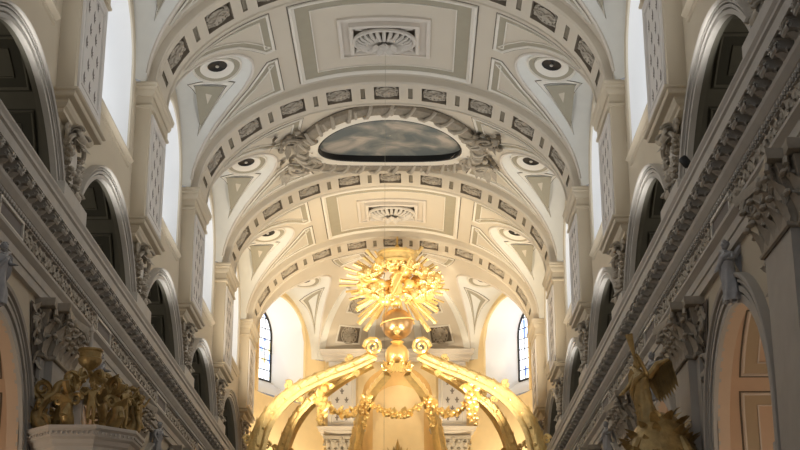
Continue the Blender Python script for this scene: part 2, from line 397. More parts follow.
# rib arc length table
def ell(phi): return Vector((RA*math.cos(phi), 0, ZS+RB*math.sin(phi)))
TAB = [0.]; 
for i in range(2000): TAB.append(TAB[-1]+(ell((i+1)*PI/2000)-ell(i*PI/2000)).length)
def phi_at(sv):  # arc distance from crown (positive to +x)
    t = TAB[1000]-sv; lo, hi = 0, 2000
    while hi-lo > 1:
        m = (lo+hi)//2
        if TAB[m] < t: lo = m
        else: hi = m
    return (lo+(t-TAB[lo])/(TAB[hi]-TAB[lo]))*PI/2000
HALF = TAB[1000]
for k in [0, 1, 2, 3, 4, 5]:
    t = thing('vault_rib', ['carved transverse arch of the vault above the viewer', 'carved transverse arch at the top edge, before all others in view', 'carved transverse arch just before the large boxed rosette panel', 'carved transverse arch between the boxed rosette panel and the painted sky', 'carved transverse arch just beyond the painted sky oval', 'last carved transverse arch, framing the apse half dome'][k], 'arch', (0, yr(k), ZS), 'transverse arches of the vault')
    mb = MB(); y = yr(k); hw = .95
    F = lambda ph, v, h=0.: Vector(((RA+h)*math.cos(ph), y+v, ZS+(RB+h)*math.sin(ph)))
    pan = [(i*1.6, .42) for i in range(-4, 5)]; bar = [((i+.5)*1.6, .075) for i in range(-4, 4)]+[(4.5*1.6, .075), (-4.5*1.6, .075)]
    fine = [phi_at(v) for v in lin(HALF, -HALF, 70)]
    for v0, v1 in ((-hw, -.52), (.52, hw)): mb.grid(lambda a, v: F(a, v), fine, [v0, v1])
    for sg in (-1, 1):
        mb.grid(lambda a, h: F(a, sg*hw, h), fine, [0, .4])
        # roll moulding along the rib edge
        mb.sweep([(0, 0), (.05, -.05), (.12, -.05), (.14, 0)], [(F(a, sg*hw), Vector((0, -sg, 0)), Vector((math.cos(a), 0, math.sin(a)))) for a in fine])
    cuts = sorted(pan+bar); cur = -HALF
    for cs, h in cuts+[(HALF+1, 1.)]:
        e = min(cs-h, HALF)
        if e-cur > .02: mb.grid(lambda sv, v: F(phi_at(sv), v), lin(cur, e, max(1, int((e-cur)/.2))), [-.52, .52])
        cur = cs+h
    for cs, h in bar:   # short ends of the bar slots
        for a, b in ((-.52, -.42), (.42, .52)): mb.grid(lambda sv, v: F(phi_at(sv), v), [cs-h, cs+h], [a, b])
    obj('arch_band', mb, 'vault', t, smooth=False)
    for cs, h in pan:
        a = phi_at(cs); m = MB(); dp = .15
        uu = lin(cs-h, cs+h, 3)
        m.grid(lambda sv, v: F(phi_at(sv), v, dp), uu, [-.52, .52])
        for v in (-.52, .52): m.grid(lambda sv, d: F(phi_at(sv), v, d), uu, [0, dp])
        for e in (cs-h, cs+h): m.grid(lambda v, d: F(phi_at(e), v, d), [-.52, .52], [0, dp])
        p = obj('recessed_panel', m, 'recess', t, smooth=False)
        nrm = -Vector((math.cos(a)/RA, 0, math.sin(a)/RB)).normalized()
        tx = Vector((-math.sin(a)*RA, 0, math.cos(a)*RB)).normalized()
        r = inst('rosette', ME_ROS, p, frame(F(a, 0, dp-.01), tx, nrm.cross(tx), nrm)); 
    for cs, h in bar:
        m = MB(); m.grid(lambda sv, v: F(phi_at(sv), v, .05), [cs-h, cs+h], [-.42, .42])
        for v in (-.42, .42): m.grid(lambda sv, d: F(phi_at(sv), v, d), [cs-h, cs+h], [0, .05])
        for e in (cs-h, cs+h): m.grid(lambda v, d: F(phi_at(e), v, d), [-.42, .42], [0, .05])
        for q in (-.03, .03): m.tube([F(phi_at(cs+q), v, .045) for v in (-.38, .38)], .016, 5)
        obj('fluted_slot', m, 'slot', t, smooth=False)
# ---- ceiling rosettes in framed boxes
for k in (1, 2, 4):
    c = yv(k); z = ZS+VB-.02
    nm = {1: 'oval carved rosette in a square box above the viewer', 2: 'large oval carved rosette boxed in the first full vault panel', 4: 'oval carved rosette in the warm lit vault panel beyond the painted sky'}[k]
    t = thing('ceiling_rosette', nm, 'rosette', (0, c, z), 'boxed rosettes along the vault crown')
    mv = lambda u, v, h: V(PI/2-u/6.5, c+v, h)
    f = MB(); rings(f, [(-1.5, -1.35), (1.5, -1.35), (1.5, 1.35), (-1.5, 1.35)], mv, [(0, 0), (.0, .07), (.12, .09), (.12, .02), (.36, .02), (.36, .16), (.46, .19), (.5, .13), (.5, .0)])
    obj('frame', f, 'trim', t)
    f = MB(); f.grid(lambda u, v: mv(u, v, .015), lin(-1, 1, 6), [-.86, .86]); obj('recess_ground', f, 'recess', t)
    inst('rosette', ME_BIG, t, frame((0, c, z-.06), (1, 0, 0), (0, -1, 0), (0, 0, -1)))
    h = MB(); h.lathe([(.0, -.3), (.05, -.28), (.07, -.2), (.03, -.1), (.03, 0)], 10, (0, c, z-.05)); obj('boss', h, 'carv', t)
ca = MB(); ca.tube([(0.02, yv(2)+.6, ZS+VB-.1), (0.02, yv(2)+.6, 5.0)], .0045, 5)
lt = thing('sanctuary_cable', 'thin dark cable hanging down from the first full vault panel', 'cable', (0.02, yv(2)+.6, 5.)); obj('cable', ca, 'band', lt)
lp = MB(); lp.lathe([(0, 4.3), (.1, 4.35), (.22, 4.6), (.25, 4.8), (.12, 4.95), (.02, 5.05)], 16, (.02, yv(2)+.6, 0)); obj('lamp_bowl', lp, 'bronze', lt)
# ---- oculi
def on_lunette(lf, psi0, t0, dx, dy):
    p0 = lf(psi0, t0); ps, t = psi0, t0; tgt = Vector((p0.x+dx, p0.y+dy))
    for _ in range(12):
        p = lf(ps, t); e = 1e-3; a = (lf(ps+e, t)-p)/e; b = (lf(ps, t+e)-p)/e
        r = Vector((tgt.x-p.x, tgt.y-p.y)); det = a.x*b.y-b.x*a.y
        if abs(det) < 1e-9: break
        ps += max(-.2, min(.2, (r.x*b.y-b.x*r.y)/det)); t += max(-.3, min(.3, (a.x*r.y-r.x*a.y)/det))
    return lf(ps, t)
def oculus(label, lf, s, psi0=R(86), t0=.56, sc=(.76, 1.08), udir=(1, 0), group='ringed oculi in the lunettes', zoff=-.02):
    p0 = lf(psi0, t0); t = thing('oculus', label, 'oculus', p0, group); U = Vector((udir[0], udir[1], 0)); Vd = Vector((-udir[1], udir[0], 0))
    def P(r, a, h):
        d = (U*math.cos(a)*sc[0]+Vd*math.sin(a)*sc[1])*r
        q = on_lunette(lf, psi0, t0, d.x, d.y); return q+Vector((0, 0, -h))
    aa = lin(0, 2*PI, 36)
    m = MB(); m.grid(lambda r, a: P(r[0], a, r[1]), [(.98, 0), (.98, .06), (.93, .08), (.90, .03)], aa); obj('outer_ring', m, 'mould', t)
    m = MB(); m.grid(lambda r, a: P(r[0], a, r[1]), [(.90, .03), (.66, .03)], aa); obj('grey_ring', m, 'band', t)
    m = MB(); m.grid(lambda r, a: P(r[0], a, r[1]), [(.68, .03), (.68, .09), (.62, .10), (.40, .05), (.38, .02)], aa); obj('inner_ring', m, 'mould', t)
    m = MB(); m.grid(lambda r, a: P(r[0], a, r[1]), [(.39, .05), (.36, .03), (.01, .03)], aa); obj('dark_eye', m, 'black', t)
    m = MB(); m.blob(p0+Vector((0, 0, -.08)), (.06, .05, .04)); obj('lamp', m, 'white', t)
for k in (1, 2, 3, 4):
    for s in (-1, 1):
        oculus(f'dark-eyed ringed oculus in the {SIDE[s]} lunette ' + ['', 'above the top edge of view', 'beside the large boxed rosette panel', 'beside the painted sky oval', 'of the warm lit bay beyond the painted sky'][k], L(s, yv(k)), s)
# ---- painted sky medallion
c = yv(3)+.05; t = thing('sky_medallion', 'oval painting of a cloudy sky in a carved garland frame on the vault', 'painting', (0.08, c, 21.4))
mp = lambda u, v, h: V(PI/2-u/6.2, c+v, h)
E_ = lambda a, b, h: (lambda th: mp(a*math.cos(th)+.05, b*math.sin(th), h))
aa = lin(0, 2*PI, 72)
m = MB(); m.grid(lambda r, th: E_(2.72*r, 2.0*r, .02-.0*(1-r*r))(th), lin(.01, 1, 8), aa); obj('painted_sky', m, 'sky', t)
m = MB(); m.grid(lambda q, th: E_(q[0], q[1], q[2])(th), [(2.70, 1.98, .01), (2.72, 2.0, .24), (2.76, 2.03, .27), (2.80, 2.06, .25)], aa); obj('dark_rim', m, 'black', t)
m = MB(); m.grid(lambda q, th: E_(q[0], q[1], q[2])(th), [(2.79, 2.05, .25), (2.84, 2.1, .28), (2.92, 2.2, .22), (3.1, 2.42, .2), (3.2, 2.5, .22), (3.22, 2.52, .02)], aa); obj('flat_frame', m, 'mould', t)
m = MB(); m.tube([E_(3.42, 2.74, .14)(th) for th in aa], .25, 9, flat=.8); g = obj('garland_ring', m, 'carvdk', t)
m = MB()
for i in range(64):
    th = 2*PI*i/64; p = E_(3.42, 2.74, .22)(th); p2 = E_(3.62, 2.92, .12)(th+.09); p1 = E_(3.22, 2.56, .12)(th-.05)
    m.leaf(p1, p2, .10, .12, (0, 0, -1)); 
    if i % 4 == 0: m.tube([E_(3.2, 2.55, .2)(th), E_(3.42, 2.74, .36)(th+.03), E_(3.64, 2.94, .2)(th+.06)], .06, 6)

for i in range(30):
    th = 2*PI*i/30; m.tube([E_(3.16, 2.5, .12)(th), E_(3.28, 2.62, .34)(th+.04), E_(3.44, 2.76, .42)(th+.08), E_(3.6, 2.9, .33)(th+.12), E_(3.7, 3.0, .1)(th+.15)], .07, 6)
obj('leaf_wrap', m, 'carv', g)
def bouquet(cx, cy, s, sy):
    m = MB(); 
    for i in range(26):
        a = random.uniform(0, 2*PI); r = random.uniform(.1, .95); u = s*cx+r*math.cos(a)*.9; v = cy+r*math.sin(a)
        p = mp(u, v, .05); 
        if i % 3: m.leaf(p, mp(u+.4*math.cos(a), v+.4*math.sin(a), .12), .11, .2, (0, 0, -1))
        else: m.blob(mp(u, v, .16), (.13, .13, .1), n=7, m=5)
    m.spiral(mp(s*(cx-.45), cy-sy*.2, .25), (1, 0, 0), (0, 1, 0), .34, 1.5, .07, sgn=s*sy)
    m.spiral(mp(s*(cx+.2), cy+sy*.1, .25), (1, 0, 0), (0, 1, 0), .4, 1.4, .08, sgn=-s*sy)
    return m
for s in (-1, 1):
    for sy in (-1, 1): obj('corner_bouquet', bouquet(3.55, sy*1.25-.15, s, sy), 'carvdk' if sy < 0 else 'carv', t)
# ================================================================ ENTABLATURES
EX = 6.5
def ent_prof(lo, hi, P): return P
YE0, YE1 = 6.0, 62.2
# shared carved modillion
mb = MB()   # local: x towards nave, z down from soffit, y along
mb.box((0, -.16, -.17), (.25, .16, 0)); mb.box((-.01, -.18, -.04), (.29, .18, 0))
mb.sweep([(-.16, 0), (.16, 0)], [(Vector((x, 0, z)), Vector((0, 1, 0)), Vector((0, 0, 1))) for x, z in ((0, -.26), (.06, -.27), (.1, -.22), (.14, -.18), (.2, -.17), (.25, -.19), (.28, -.16), (.28, -.1), (.25, -.06))])
for q in (-.165, .165): mb.spiral((.06, q, -.2), (1, 0, 0), (0, 0, 1), .07, 1, .022, steps=8, n=5); mb.spiral((.24, q, -.13), (1, 0, 0), (0, 0, 1), .05, 1, .018, steps=8, n=5)
mb.leaf((.04, 0, -.27), (.27, 0, -.2), .1, -.02, (0, 0, -1))
ME_MOD = mb.mesh('scroll_modillion', 'corn')
mb = MB()
for q in range(5): mb.leaf((0, 0, 0), (.0, .085*math.cos(2*PI*q/5), .085*math.sin(2*PI*q/5)), .03, .03, (1, 0, 0), n=3)
mb.blob((.02, 0, 0), .03, n=6, m=4); ME_FLO = mb.mesh('soffit_flower', 'white')
def scroll_relief(y0, y1, z0, z1, X, s, mb):
    """running acanthus scroll on the frieze"""
    h = (z1-z0)/2; zc = (z0+z1)/2; n = max(1, round((y1-y0)/(h*2.1))); st = (y1-y0)/n; nx = -s
    for i in range(n):
        c = Vector((X, y0+st*(i+.5), zc)); sg = 1 if i % 2 else -1
        mb.spiral(c+Vector((nx*.035, 0, 0)), (0, 1, 0), (0, 0, 1), h*.86, 1.5, .05, n=5, steps=14, sgn=sg, start=PI*(i % 2))
        mb.blob(c+Vector((nx*.05, 0, 0)), (.06, .07, .07), n=6, m=4)
        for q in range(4):
            a = q*PI/2+.5*sg+i; d = Vector((0, math.cos(a), math.sin(a)))
            mb.leaf(c+d*h*.35+Vector((nx*.04, 0, 0)), c+d*h*.98+Vector((nx*.05, 0, 0)), .06, .06, (nx, 0, 0), n=3)
for s in (-1, 1):
    t = thing('trim_%d' % (1 if s < 0 else 2), f'grey carved entablature with scroll brackets running along the {SIDE[s]} wall', 'cornice', (s*EX, 30, 9.3), kind='structure')
    def run(name, prof, mt, parent=None):
        m = MB(); m.sweep(prof, [(Vector((0, y, 0)), Vector((s, 0, 0)), Vector((0, 0, 1))) for y in (YE0, YE1)])
        return obj(name, m, mt, parent or t, smooth=False)
    run('architrave', [(6.62, 9.3), (6.40, 9.3), (6.40, 9.48), (6.37, 9.49), (6.37, 9.66), (6.33, 9.69), (6.27, 9.74), (6.27, 9.80), (6.42, 9.84)], 'corn')
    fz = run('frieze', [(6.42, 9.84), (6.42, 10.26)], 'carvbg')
    run('bed_moulding', [(6.42, 10.24), (6.36, 10.25), (6.36, 10.33), (6.30, 10.36), (6.22, 10.46), (6.20, 10.52), (6.34, 10.53)], 'corn')
    run('modillion_band', [(6.34, 10.53), (6.34, 10.84), (6.06, 10.86)], 'corn')
    run('cornice', [(6.08, 10.86), (6.06, 10.82), (6.03, 10.82), (6.03, 11.02), (6.07, 11.04), (6.07, 11.07), (6.02, 11.10), (6.02, 11.15), (6.05, 11.16), (6.04, 11.2), (6.0, 11.26), (6.0, 11.3), (6.9, 11.34)], 'corn')
    # dentils / egg course as one running pattern
    m = MB(); y = 17.
    while y < 62:
        m.blob((s*6.33, y, 10.3), (.045, .05, .05), n=5, m=4); y += .16
    obj('egg_course', m, 'corn', t)
    # frieze carving between plain panels over the keystones
    ys = []
    for k in (-1, 0, 1, 2, 3, 4): ys.append((yc(k)-.75, yc(k)+.85))
    prev = 12.
    for a, b in ys:
        m = MB(); scroll_relief(prev, a, 9.87, 10.22, s*6.41, s, m); obj('frieze_carving', m, 'carv', t); prev = b
        m = MB(); mf = lambda u, v, h: Vector((s*(6.40-h), u, v))
        m.add([(s*6.385, a, 9.86), (s*6.385, b, 9.86), (s*6.385, b, 10.24), (s*6.385, a, 10.24)], [(0,1,2,3)], 1)
        rings(m, [(a, 9.86), (b, 9.86), (b, 10.24), (a, 10.24)], mf, [(0, 0), (0, .06), (.05, .06), (.05, .02)])
        obj('frieze_panel', m, ['mould', 'fleur'], t)
    m = MB(); scroll_relief(prev, 61.5, 9.87, 10.22, s*6.41, s, m); obj('frieze_carving', m, 'carv', t)
    y = 16.4; 
    while y < 61.8:
        mw = frame((s*6.34, y, 10.84), (-s, 0, 0), (0, -s, 0), (0, 0, 1))
        o = inst('scroll_modillion', ME_MOD, t, mw)
        if y < 45: inst('flower', ME_FLO, o, frame((s*6.02, y, 10.72), (-s, 0, 0), (0, -s, 0), (0, 0, 1)))
        y += .68
# ================================================================ ARCHES (archivolts, gallery vaults, aisle vaults)
def archivolt(c, r0, r1, zs, zb, s, X, mt, parent, name='archivolt', a0=0.):
    w = r1-r0; pr = [(0, .1), (0, -.02), (.28*w, -.02), (.30*w, .05), (.36*w, .05), (.38*w, -.05), (.56*w, -.05), (.58*w, .03), (.65*w, .03), (.67*w, -.06), (.76*w, -.06), (.78*w, .0), (.82*w, .0), (.84*w, -.10), (.95*w, -.12), (w, -.1), (w, .15)]
    pth = []
    if zb is not None and zb < zs-.01: pth.append((Vector((s*X, c-r0, zb)), Vector((0, -1, 0)), Vector((s, 0, 0))))
    for a in lin(a0, PI-a0, 36): pth.append((Vector((s*X, c-r0*math.cos(a), zs+r0*math.sin(a))), Vector((0, -math.cos(a), math.sin(a))), Vector((s, 0, 0))))
    if zb is not None and zb < zs-.01: pth.append((Vector((s*X, c+r0, zb)), Vector((0, 1, 0)), Vector((s, 0, 0))))
    m = MB(); m.sweep(pr, pth)
    return obj(name, m, mt, parent)
for s in (-1, 1):
    for k in (-1, 0, 1, 2, 3, 4):
        c = yc(k); Wf = W(s)
        nth = ORD[max(0, k)]
        pos = f'{nth} on the {SIDE[s]}' if k >= 0 else f'behind the viewer on the {SIDE[s]}'
        t = thing('gallery_arch', f'upper gallery arch opening on a dark coffered vault, {pos}', 'arch', (s*XW, c, 11.3), 'gallery arches above the cornice')
        archivolt(c, 3.75, 4.06, 9.85, None, s, 6.42, 'corn', t, a0=R(20))
        hwv = 3.98
        def G(a, d, h=0.): return Vector((s*(XW+.14+d), c-(hwv-h)*math.cos(a), VAC+(3.45-h)*math.sin(a)))
        m = MB(); m.grid(lambda a, d: G(a, d), lin(0, PI, 40), [0, .5, 5.5]); 
        # ring wall joining arch to the vault
        m.add([], [])
        n = 40; aa = lin(0, PI, n); V1 = [G(a, 0) for a in aa]; V2 = []
        for a in aa:
            q = R(21.7)+(PI-2*R(21.7))*a/PI; V2.append(Vector((s*(XW+.14), c-3.79*math.cos(q), 9.85+3.79*math.sin(q))))
        m.add(V1+V2, [(i, i+1, n+1+i+1, n+1+i) for i in range(n)])
        V3 = [v-Vector((s*.16, 0, 0)) for v in V2]; m.add(V2+V3, [(i, i+1, n+1+i+1, n+1+i) for i in range(n)])
        m.add([(s*(XW+5.6), c-hwv, VAC), (s*(XW+5.6), c+hwv, VAC), (s*(XW+5.6), c+hwv, 14.8), (s*(XW+5.6), c-hwv, 14.8)], [(0,1,2,3)])
        m.add([(s*(XW-.3), c-hwv, 11.26), (s*(XW-.3), c+hwv, 11.26), (s*(XW+5.6), c+hwv, 11.26), (s*(XW+5.6), c-hwv, 11.26)], [(0,1,2,3)])
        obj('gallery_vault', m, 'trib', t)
        for sg in (0, 1):
            for a0, a1 in ((1, 12), (18, 39), (46, 66), (72, 88)):
                for d0, d1 in ((.35, 1.75), (2.05, 3.5)):
                    q0, q1 = (R(a0), R(a1)) if sg == 0 else (PI-R(a1), PI-R(a0))
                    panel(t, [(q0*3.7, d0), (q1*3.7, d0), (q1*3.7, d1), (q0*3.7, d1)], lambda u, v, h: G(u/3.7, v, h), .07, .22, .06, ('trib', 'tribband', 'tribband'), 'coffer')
        # lower arcade arch
        t = thing('aisle_arch', f'lower arcade arch opening on the warm lit aisle, {pos}', 'arch', (s*XW, c, 0), 'arcade arches under the cornice')
        archivolt(c, 2.24, 2.76, 6.12, 0., s, 6.44, 'corn', t)
        hwa = 3.55
        def A(u, d, h=0.):   # u: height along wall then along the vault
            z1 = 7.2
            if u < z1: return Vector((s*(XW+.22+d), c+hwa-h, u))
            a = (u-z1)/3.0
            if a <= PI: return Vector((s*(XW+.22+d), c+(hwa-h)*math.cos(a), z1+(2.35-h)*math.sin(a)))
            return Vector((s*(XW+.22+d), c-hwa+h, z1-(a-PI)*3.0))
        uu = [0, 3.5, 7.2]+lin(7.2, 7.2+PI*3, 30)[1:]+[7.2+PI*3+3.5, 7.2+PI*3+7.2]
        m = MB(); m.grid(lambda u, d: A(u, d), uu, [0, 4.5])
        ol = arch_pts(c, 2.24, 0, 6.12, 2.24, 30); n = len(ol)
        m.add([Vector((s*XW, *p)) for p in ol]+[Vector((s*(XW+.22), *p)) for p in ol], [(i, i+1, n+i+1, n+i) for i in range(n-1)])
        n2 = 33; big = [(c-hwa*math.cos(PI*i/30), 7.2+2.35*math.sin(PI*i/30)) for i in range(31)]; big = [(c-hwa, 0)]+big+[(c+hwa, 0)]
        m.add([Vector((s*(XW+.22), *p)) for p in ol]+[Vector((s*(XW+.22), *p)) for p in big], [(i, i+1, n+i+1, n+i) for i in range(n-1)])
        m.add([(s*(XW+5), c-hwa, 0), (s*(XW+5), c+hwa, 0), (s*(XW+5), c+hwa, 9.6), (s*(XW+5), c-hwa, 9.6)], [(0,1,2,3)])
        obj('aisle_vault', m, 'aisle', t)
        L0 = 7.2+PI*3
        for u0, u1 in ((2.6, 7.7), (8.1, 9.7), (10.1, 11.2)):
            for d0, d1 in ((.55, 2.4), (2.7, 4.4)):
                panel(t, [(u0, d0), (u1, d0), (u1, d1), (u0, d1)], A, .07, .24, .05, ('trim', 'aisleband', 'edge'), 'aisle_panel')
        # spandrel carving beside the arch
        for sg in (-1, 1):
            m = MB(); p3 = [(c+sg*2.2, 9.15), (c+sg*2.95, 9.15), (c+sg*2.95, 7.1)]
            m.add([(s*6.47, *p) for p in p3], [(0,1,2)], 1)
            for i in range(16):
                a, b = random.random(), random.random()
                if a+b > 1: a, b = 1-a, 1-b
                y = p3[0][0]*(1-a-b)+p3[1][0]*a+p3[2][0]*b; z = p3[0][1]*(1-a-b)+p3[1][1]*a+p3[2][1]*b; an = random.uniform(0, 6.3)
                m.leaf((s*6.45, y, z), (s*6.42, y+.22*math.cos(an), z+.22*math.sin(an)), .07, .07, (-s, 0, 0), n=4)
            m.spiral((s*6.43, c+sg*2.68, 8.75), (0, 1, 0), (0, 0, 1), .2, 1.5, .05, sgn=sg)
            obj('spandrel_carving', m, ['carv', 'carvbg'], t)
# ================================================================ PILASTERS
def fleur(mb, c, h, X, s, mi=0):
    y, z = c; n = (-s, 0, 0)
    mb.leaf((X, y, z-.1*h), (X, y, z+.5*h), .10*h, .002, n, mi, 4)
    for q in (-1, 1):
        mb.leaf((X, y, z-.1*h), (X, y+q*.28*h, z+.2*h), .06*h, .002, n, mi, 3)
        mb.leaf((X, y, z-.12*h), (X, y+q*.14*h, z-.38*h), .05*h, .002, n, mi, 3)
    mb.box((min(X, X-s*.008), y-.18*h, z-.13*h), (max(X, X-s*.008), y+.18*h, z-.08*h), mi)
def shaft_with_cap(s, k, t):
    y0, y1 = yk(k)+.18, yk(k)+2.7; Xf = 6.12
    m = MB(); m.box((min(s*Xf, s*6.6), y0, 13.75), (max(s*Xf, s*6.6), y1, 17.3)); obj('shaft', m, 'wall', t, smooth=False)
    # framed lattice panel with fleur-de-lis
    m = MB(); a, b, z0, z1 = y0+.2, y1-.2, 13.95, 16.8
    mf = lambda u, v, h: Vector((s*(Xf-h), u, v))
    m.add([mf(a, z0, .006), mf(b, z0, .006), mf(b, z1, .006), mf(a, z1, .006)], [(0,1,2,3)])
    rings(m, [(a, z0), (b, z0), (b, z1), (a, z1)], mf, [(0, 0), (0, .05), (.06, .06), (.1, .03), (.18, .03), (.19, .05), (.24, .05), (.26, .006)])
    p = obj('lattice_panel', m, 'panel', t)
    m = MB()
    for r in range(6):
        for q in range(3 if r % 2 == 0 else 2):
            fleur(m, (a+.55+q*.52+(0 if r % 2 == 0 else .26), z0+.45+r*.42), .36, s*(Xf-.014), s)
    obj('fleur_relief', m, 'fleur', p)
    # capital: astragal, neck, abacus
    ca = MB()
    pr = [(0, 16.90), (.07, 16.92), (.08, 16.97), (.05, 17.0), (.04, 17.02), (.04, 17.24), (.07, 17.25), (.1, 17.30), (.12, 17.36), (.12, 17.42), (.17, 17.46), (.17, 17.52), (.19, 17.54), (.19, 17.6), (0, 17.6)]
    def ringp(o): return [Vector((s*6.6, y0-o, 0)), Vector((s*(Xf-o), y0-o, 0)), Vector((s*(Xf-o), y1+o, 0)), Vector((s*6.6, y1+o, 0))]
    V_ = [p+Vector((0, 0, z)) for o, z in pr for p in ringp(o)]; n = 4
    ca.add(V_, [(i*n+j, i*n+j+1, (i+1)*n+j+1, (i+1)*n+j) for i in range(len(pr)-1) for j in range(3)])
    obj('capital', ca, 'wall', t, smooth=False)
# corbel prototype (local: x out from the wall towards the nave, y along, z up; origin at wall, shelf top)
def corbel_parts():
    P = {}
    m = MB(); pr = [(.0, -.42), (.06, -.42), (.06, -.34), (.12, -.31), (.17, -.24), (.18, -.17), (.31, -.16), (.33, -.13), (.33, -.06), (.37, -.05), (.4, -.03), (.4, 0)]
    def rg(o): return [Vector((-.05, -1.06-o, 0)), Vector((.08+o, -1.06-o, 0)), Vector((.08+o, 1.06+o, 0)), Vector((-.05, 1.06+o, 0))]
    V_ = [p+Vector((0, 0, z)) for o, z in pr for p in rg(o)]; n = 4
    m.add(V_, [(i*n+j, i*n+j+1, (i+1)*n+j+1, (i+1)*n+j) for i in range(len(pr)-1) for j in range(3)]+[(4*len(pr)-4+j for j in range(4))])
    m.add(rg(.05), [(0,1,2,3)]); 
    for i, z in enumerate((-.42,)): m.add([p+Vector((0, 0, z)) for p in rg(.05)], [(0,3,2,1)])
    P['shelf'] = m.mesh('corbel_shelf', 'wall', smooth=False)
    m = MB()  # console scroll under the shelf
    m.box((-.05, -.2, -.66), (.2, .2, -.4))
    m.tube([(.16, -.26, -.62), (.16, .26, -.62)], .12, 12)
    for q in (-1, 1):
        m.spiral((.18, q*.28, -.62), (1, 0, 0), (0, 0, 1), .15, 1.6, .04); m.spiral((.1, q*.5, -.66), (0, 1, 0), (0, 0, 1), .2, 1.5, .045, sgn=q)
        m.tube(smooth_path([(.12, 0, -.78), (.18, q*.22, -.72), (.2, q*.45, -.8), (.16, q*.6, -.95), (.1, q*.5, -1.1)]), .05, 6)
        m.leaf((.18, q*.2, -.6), (.22, q*.5, -.86), .1, .1, (1, 0, 0))
    for q in range(3): m.leaf((.16, (q-1)*.13, -.68), (.22, (q-1)*.16, -.95), .09, .1, (1, 0, 0))
    P['console'] = m.mesh('console_scroll', 'carv')
    m = MB()  # tablet: waisted shield
    ol = [(-.40, -.85), (.40, -.85), (.46, -1.15), (.36, -1.5), (.42, -1.8), (.22, -2.15), (0, -2.25), (-.22, -2.15), (-.42, -1.8), (-.36, -1.5), (-.46, -1.15)]
    m.add([(.09, *p) for p in ol]+[(0, *p) for p in ol], [tuple(range(11))]+[(i, (i+1) % 11, 11+(i+1) % 11, 11+i) for i in range(11)])
    P['tablet'] = m.mesh('tablet', 'white', smooth=False)
    for q, nm in ((-1, 'near'), (1, 'far')):
        m = MB(); random.seed(5+q)
        pts = [(.12, q*(.54-.034*i+.05*math.sin(i*.9)), -.92-.125*i) for i in range(10)]
        for i, p in enumerate(pts):
            r = .05+.035*math.sin(PI*i/9)
            for j in range(3): m.blob((p[0]+random.uniform(-.03, .06), p[1]+random.uniform(-.07, .07), p[2]+random.uniform(-.05, .05)), r*random.uniform(.6, 1), n=7, m=5)
            m.leaf((p[0], p[1], p[2]), (p[0]+.03, p[1]+q*.17, p[2]-.1), .06, .06, (1, 0, 0), n=3)
        P['garland'+nm] = m.mesh('fruit_garland', 'carv')
    m = MB(); m.tube([(.14, -.22, -2.1), (.14, .22, -2.1)], .13, 10)
    for q in (-1, 1): m.spiral((.14, q*.25, -2.1), (1, 0, 0), (0, 0, 1), .16, 1.5, .04); m.leaf((.12, q*.1, -2.2), (.12, q*.35, -2.45), .09, .05, (1, 0, 0))
    m.leaf((.14, 0, -2.15), (.14, 0, -2.55), .13, .06, (1, 0, 0)); 
    for i in range(6): m.blob((.15, random.uniform(-.2, .2), -2.3-random.uniform(0, .25)), .07, n=6, m=4)
    P['scroll'] = m.mesh('bottom_scroll', 'carv')
    return P
CP = corbel_parts()
def corinthian():
    m = MB(); hw = .8  # local: x out, y along, z from 0 (shaft top) to 1.1; pilaster capital
    pr = [(.0, 0), (.04, .02), (.05, .06), (.02, .09), (.02, .3), (.05, .6), (.12, .85), (.16, .92)]
    def rg(o): return [Vector((0, -hw-o, 0)), Vector((.2+o, -hw-o, 0)), Vector((.2+o, hw+o, 0)), Vector((0, hw+o, 0))]
    m.add([p+Vector((0, 0, z)) for o, z in pr for p in rg(o)], [(i*4+j, i*4+j+1, (i+1)*4+j+1, (i+1)*4+j) for i in range(len(pr)-1) for j in range(3)])
    bell = m.mesh('bell', 'carv')
    m = MB()
    for row, (z, h, cu, n) in enumerate(((.06, .42, .16, 5), (.36, .42, .2, 4))):
        for i in range(n):
            y = -hw*.92+2*hw*.92*(i+(.0 if row == 0 else .0))/(n-1)
            m.leaf((.22, y, z), (.27, y, z+h), .15, cu, (1, 0, 0), n=6); m.blob((.28+cu, y, z+h-.04), (.06, .11, .05), n=7, m=5)
        for q in (-1, 1): m.leaf((.1, q*(hw+.02), z), (.1, q*(hw+.06), z+h), .13, cu, (0, q, 0), n=6); m.blob((.1, q*(hw+.06+cu), z+h-.04), (.1, .06, .05), n=7, m=5)
    lv = m.mesh('acanthus_leaves', 'carv')
    m = MB()
    for q in (-1, 1):
        m.spiral((.36, q*.72, .82), (.5, q*.6, 0), (0, 0, 1), .2, 1.6, .055, sgn=1)
        m.tube([(.24, q*.2, .55), (.3, q*.4, .78), (.36, q*.62, .93)], [.05, .05, .04], 6)
        m.spiral((.30, q*.16, .84), (0, 1, 0), (0, 0, 1), .13, 1.4, .04, sgn=q)
        m.spiral((.08, q*(hw+.18), .84), (1, 0, 0), (0, 0, 1), .14, 1.4, .04, sgn=q)
    m.blob((.36, 0, .98), (.08, .13, .1), n=8, m=5)
    vo = m.mesh('volutes', 'carv')
    m = MB(); pts = []
    for i in range(13):
        y = -1.06+2.12*i/12; x = .5-.14*math.sin(PI*i/12); pts.append((x, y))
    side = [(0., -1.06)]; ring = [(0, -1.06)]+pts+[(0, 1.06)]; n = len(ring)
    m.add([(x, y, z) for z in (.95, 1.02, 1.10) for x, y in [(x*(1 if z < 1 else 1.05), y*(1 if z < 1 else 1.02)) for x, y in ring]], [(i*n+j, i*n+j+1, (i+1)*n+j+1, (i+1)*n+j) for i in range(2) for j in range(n-1)]+[tuple(range(n))[::-1], tuple(2*n+j for j in range(n))])
    ab = m.mesh('abacus', 'carv')
    return bell, lv, vo, ab
CO = corinthian()
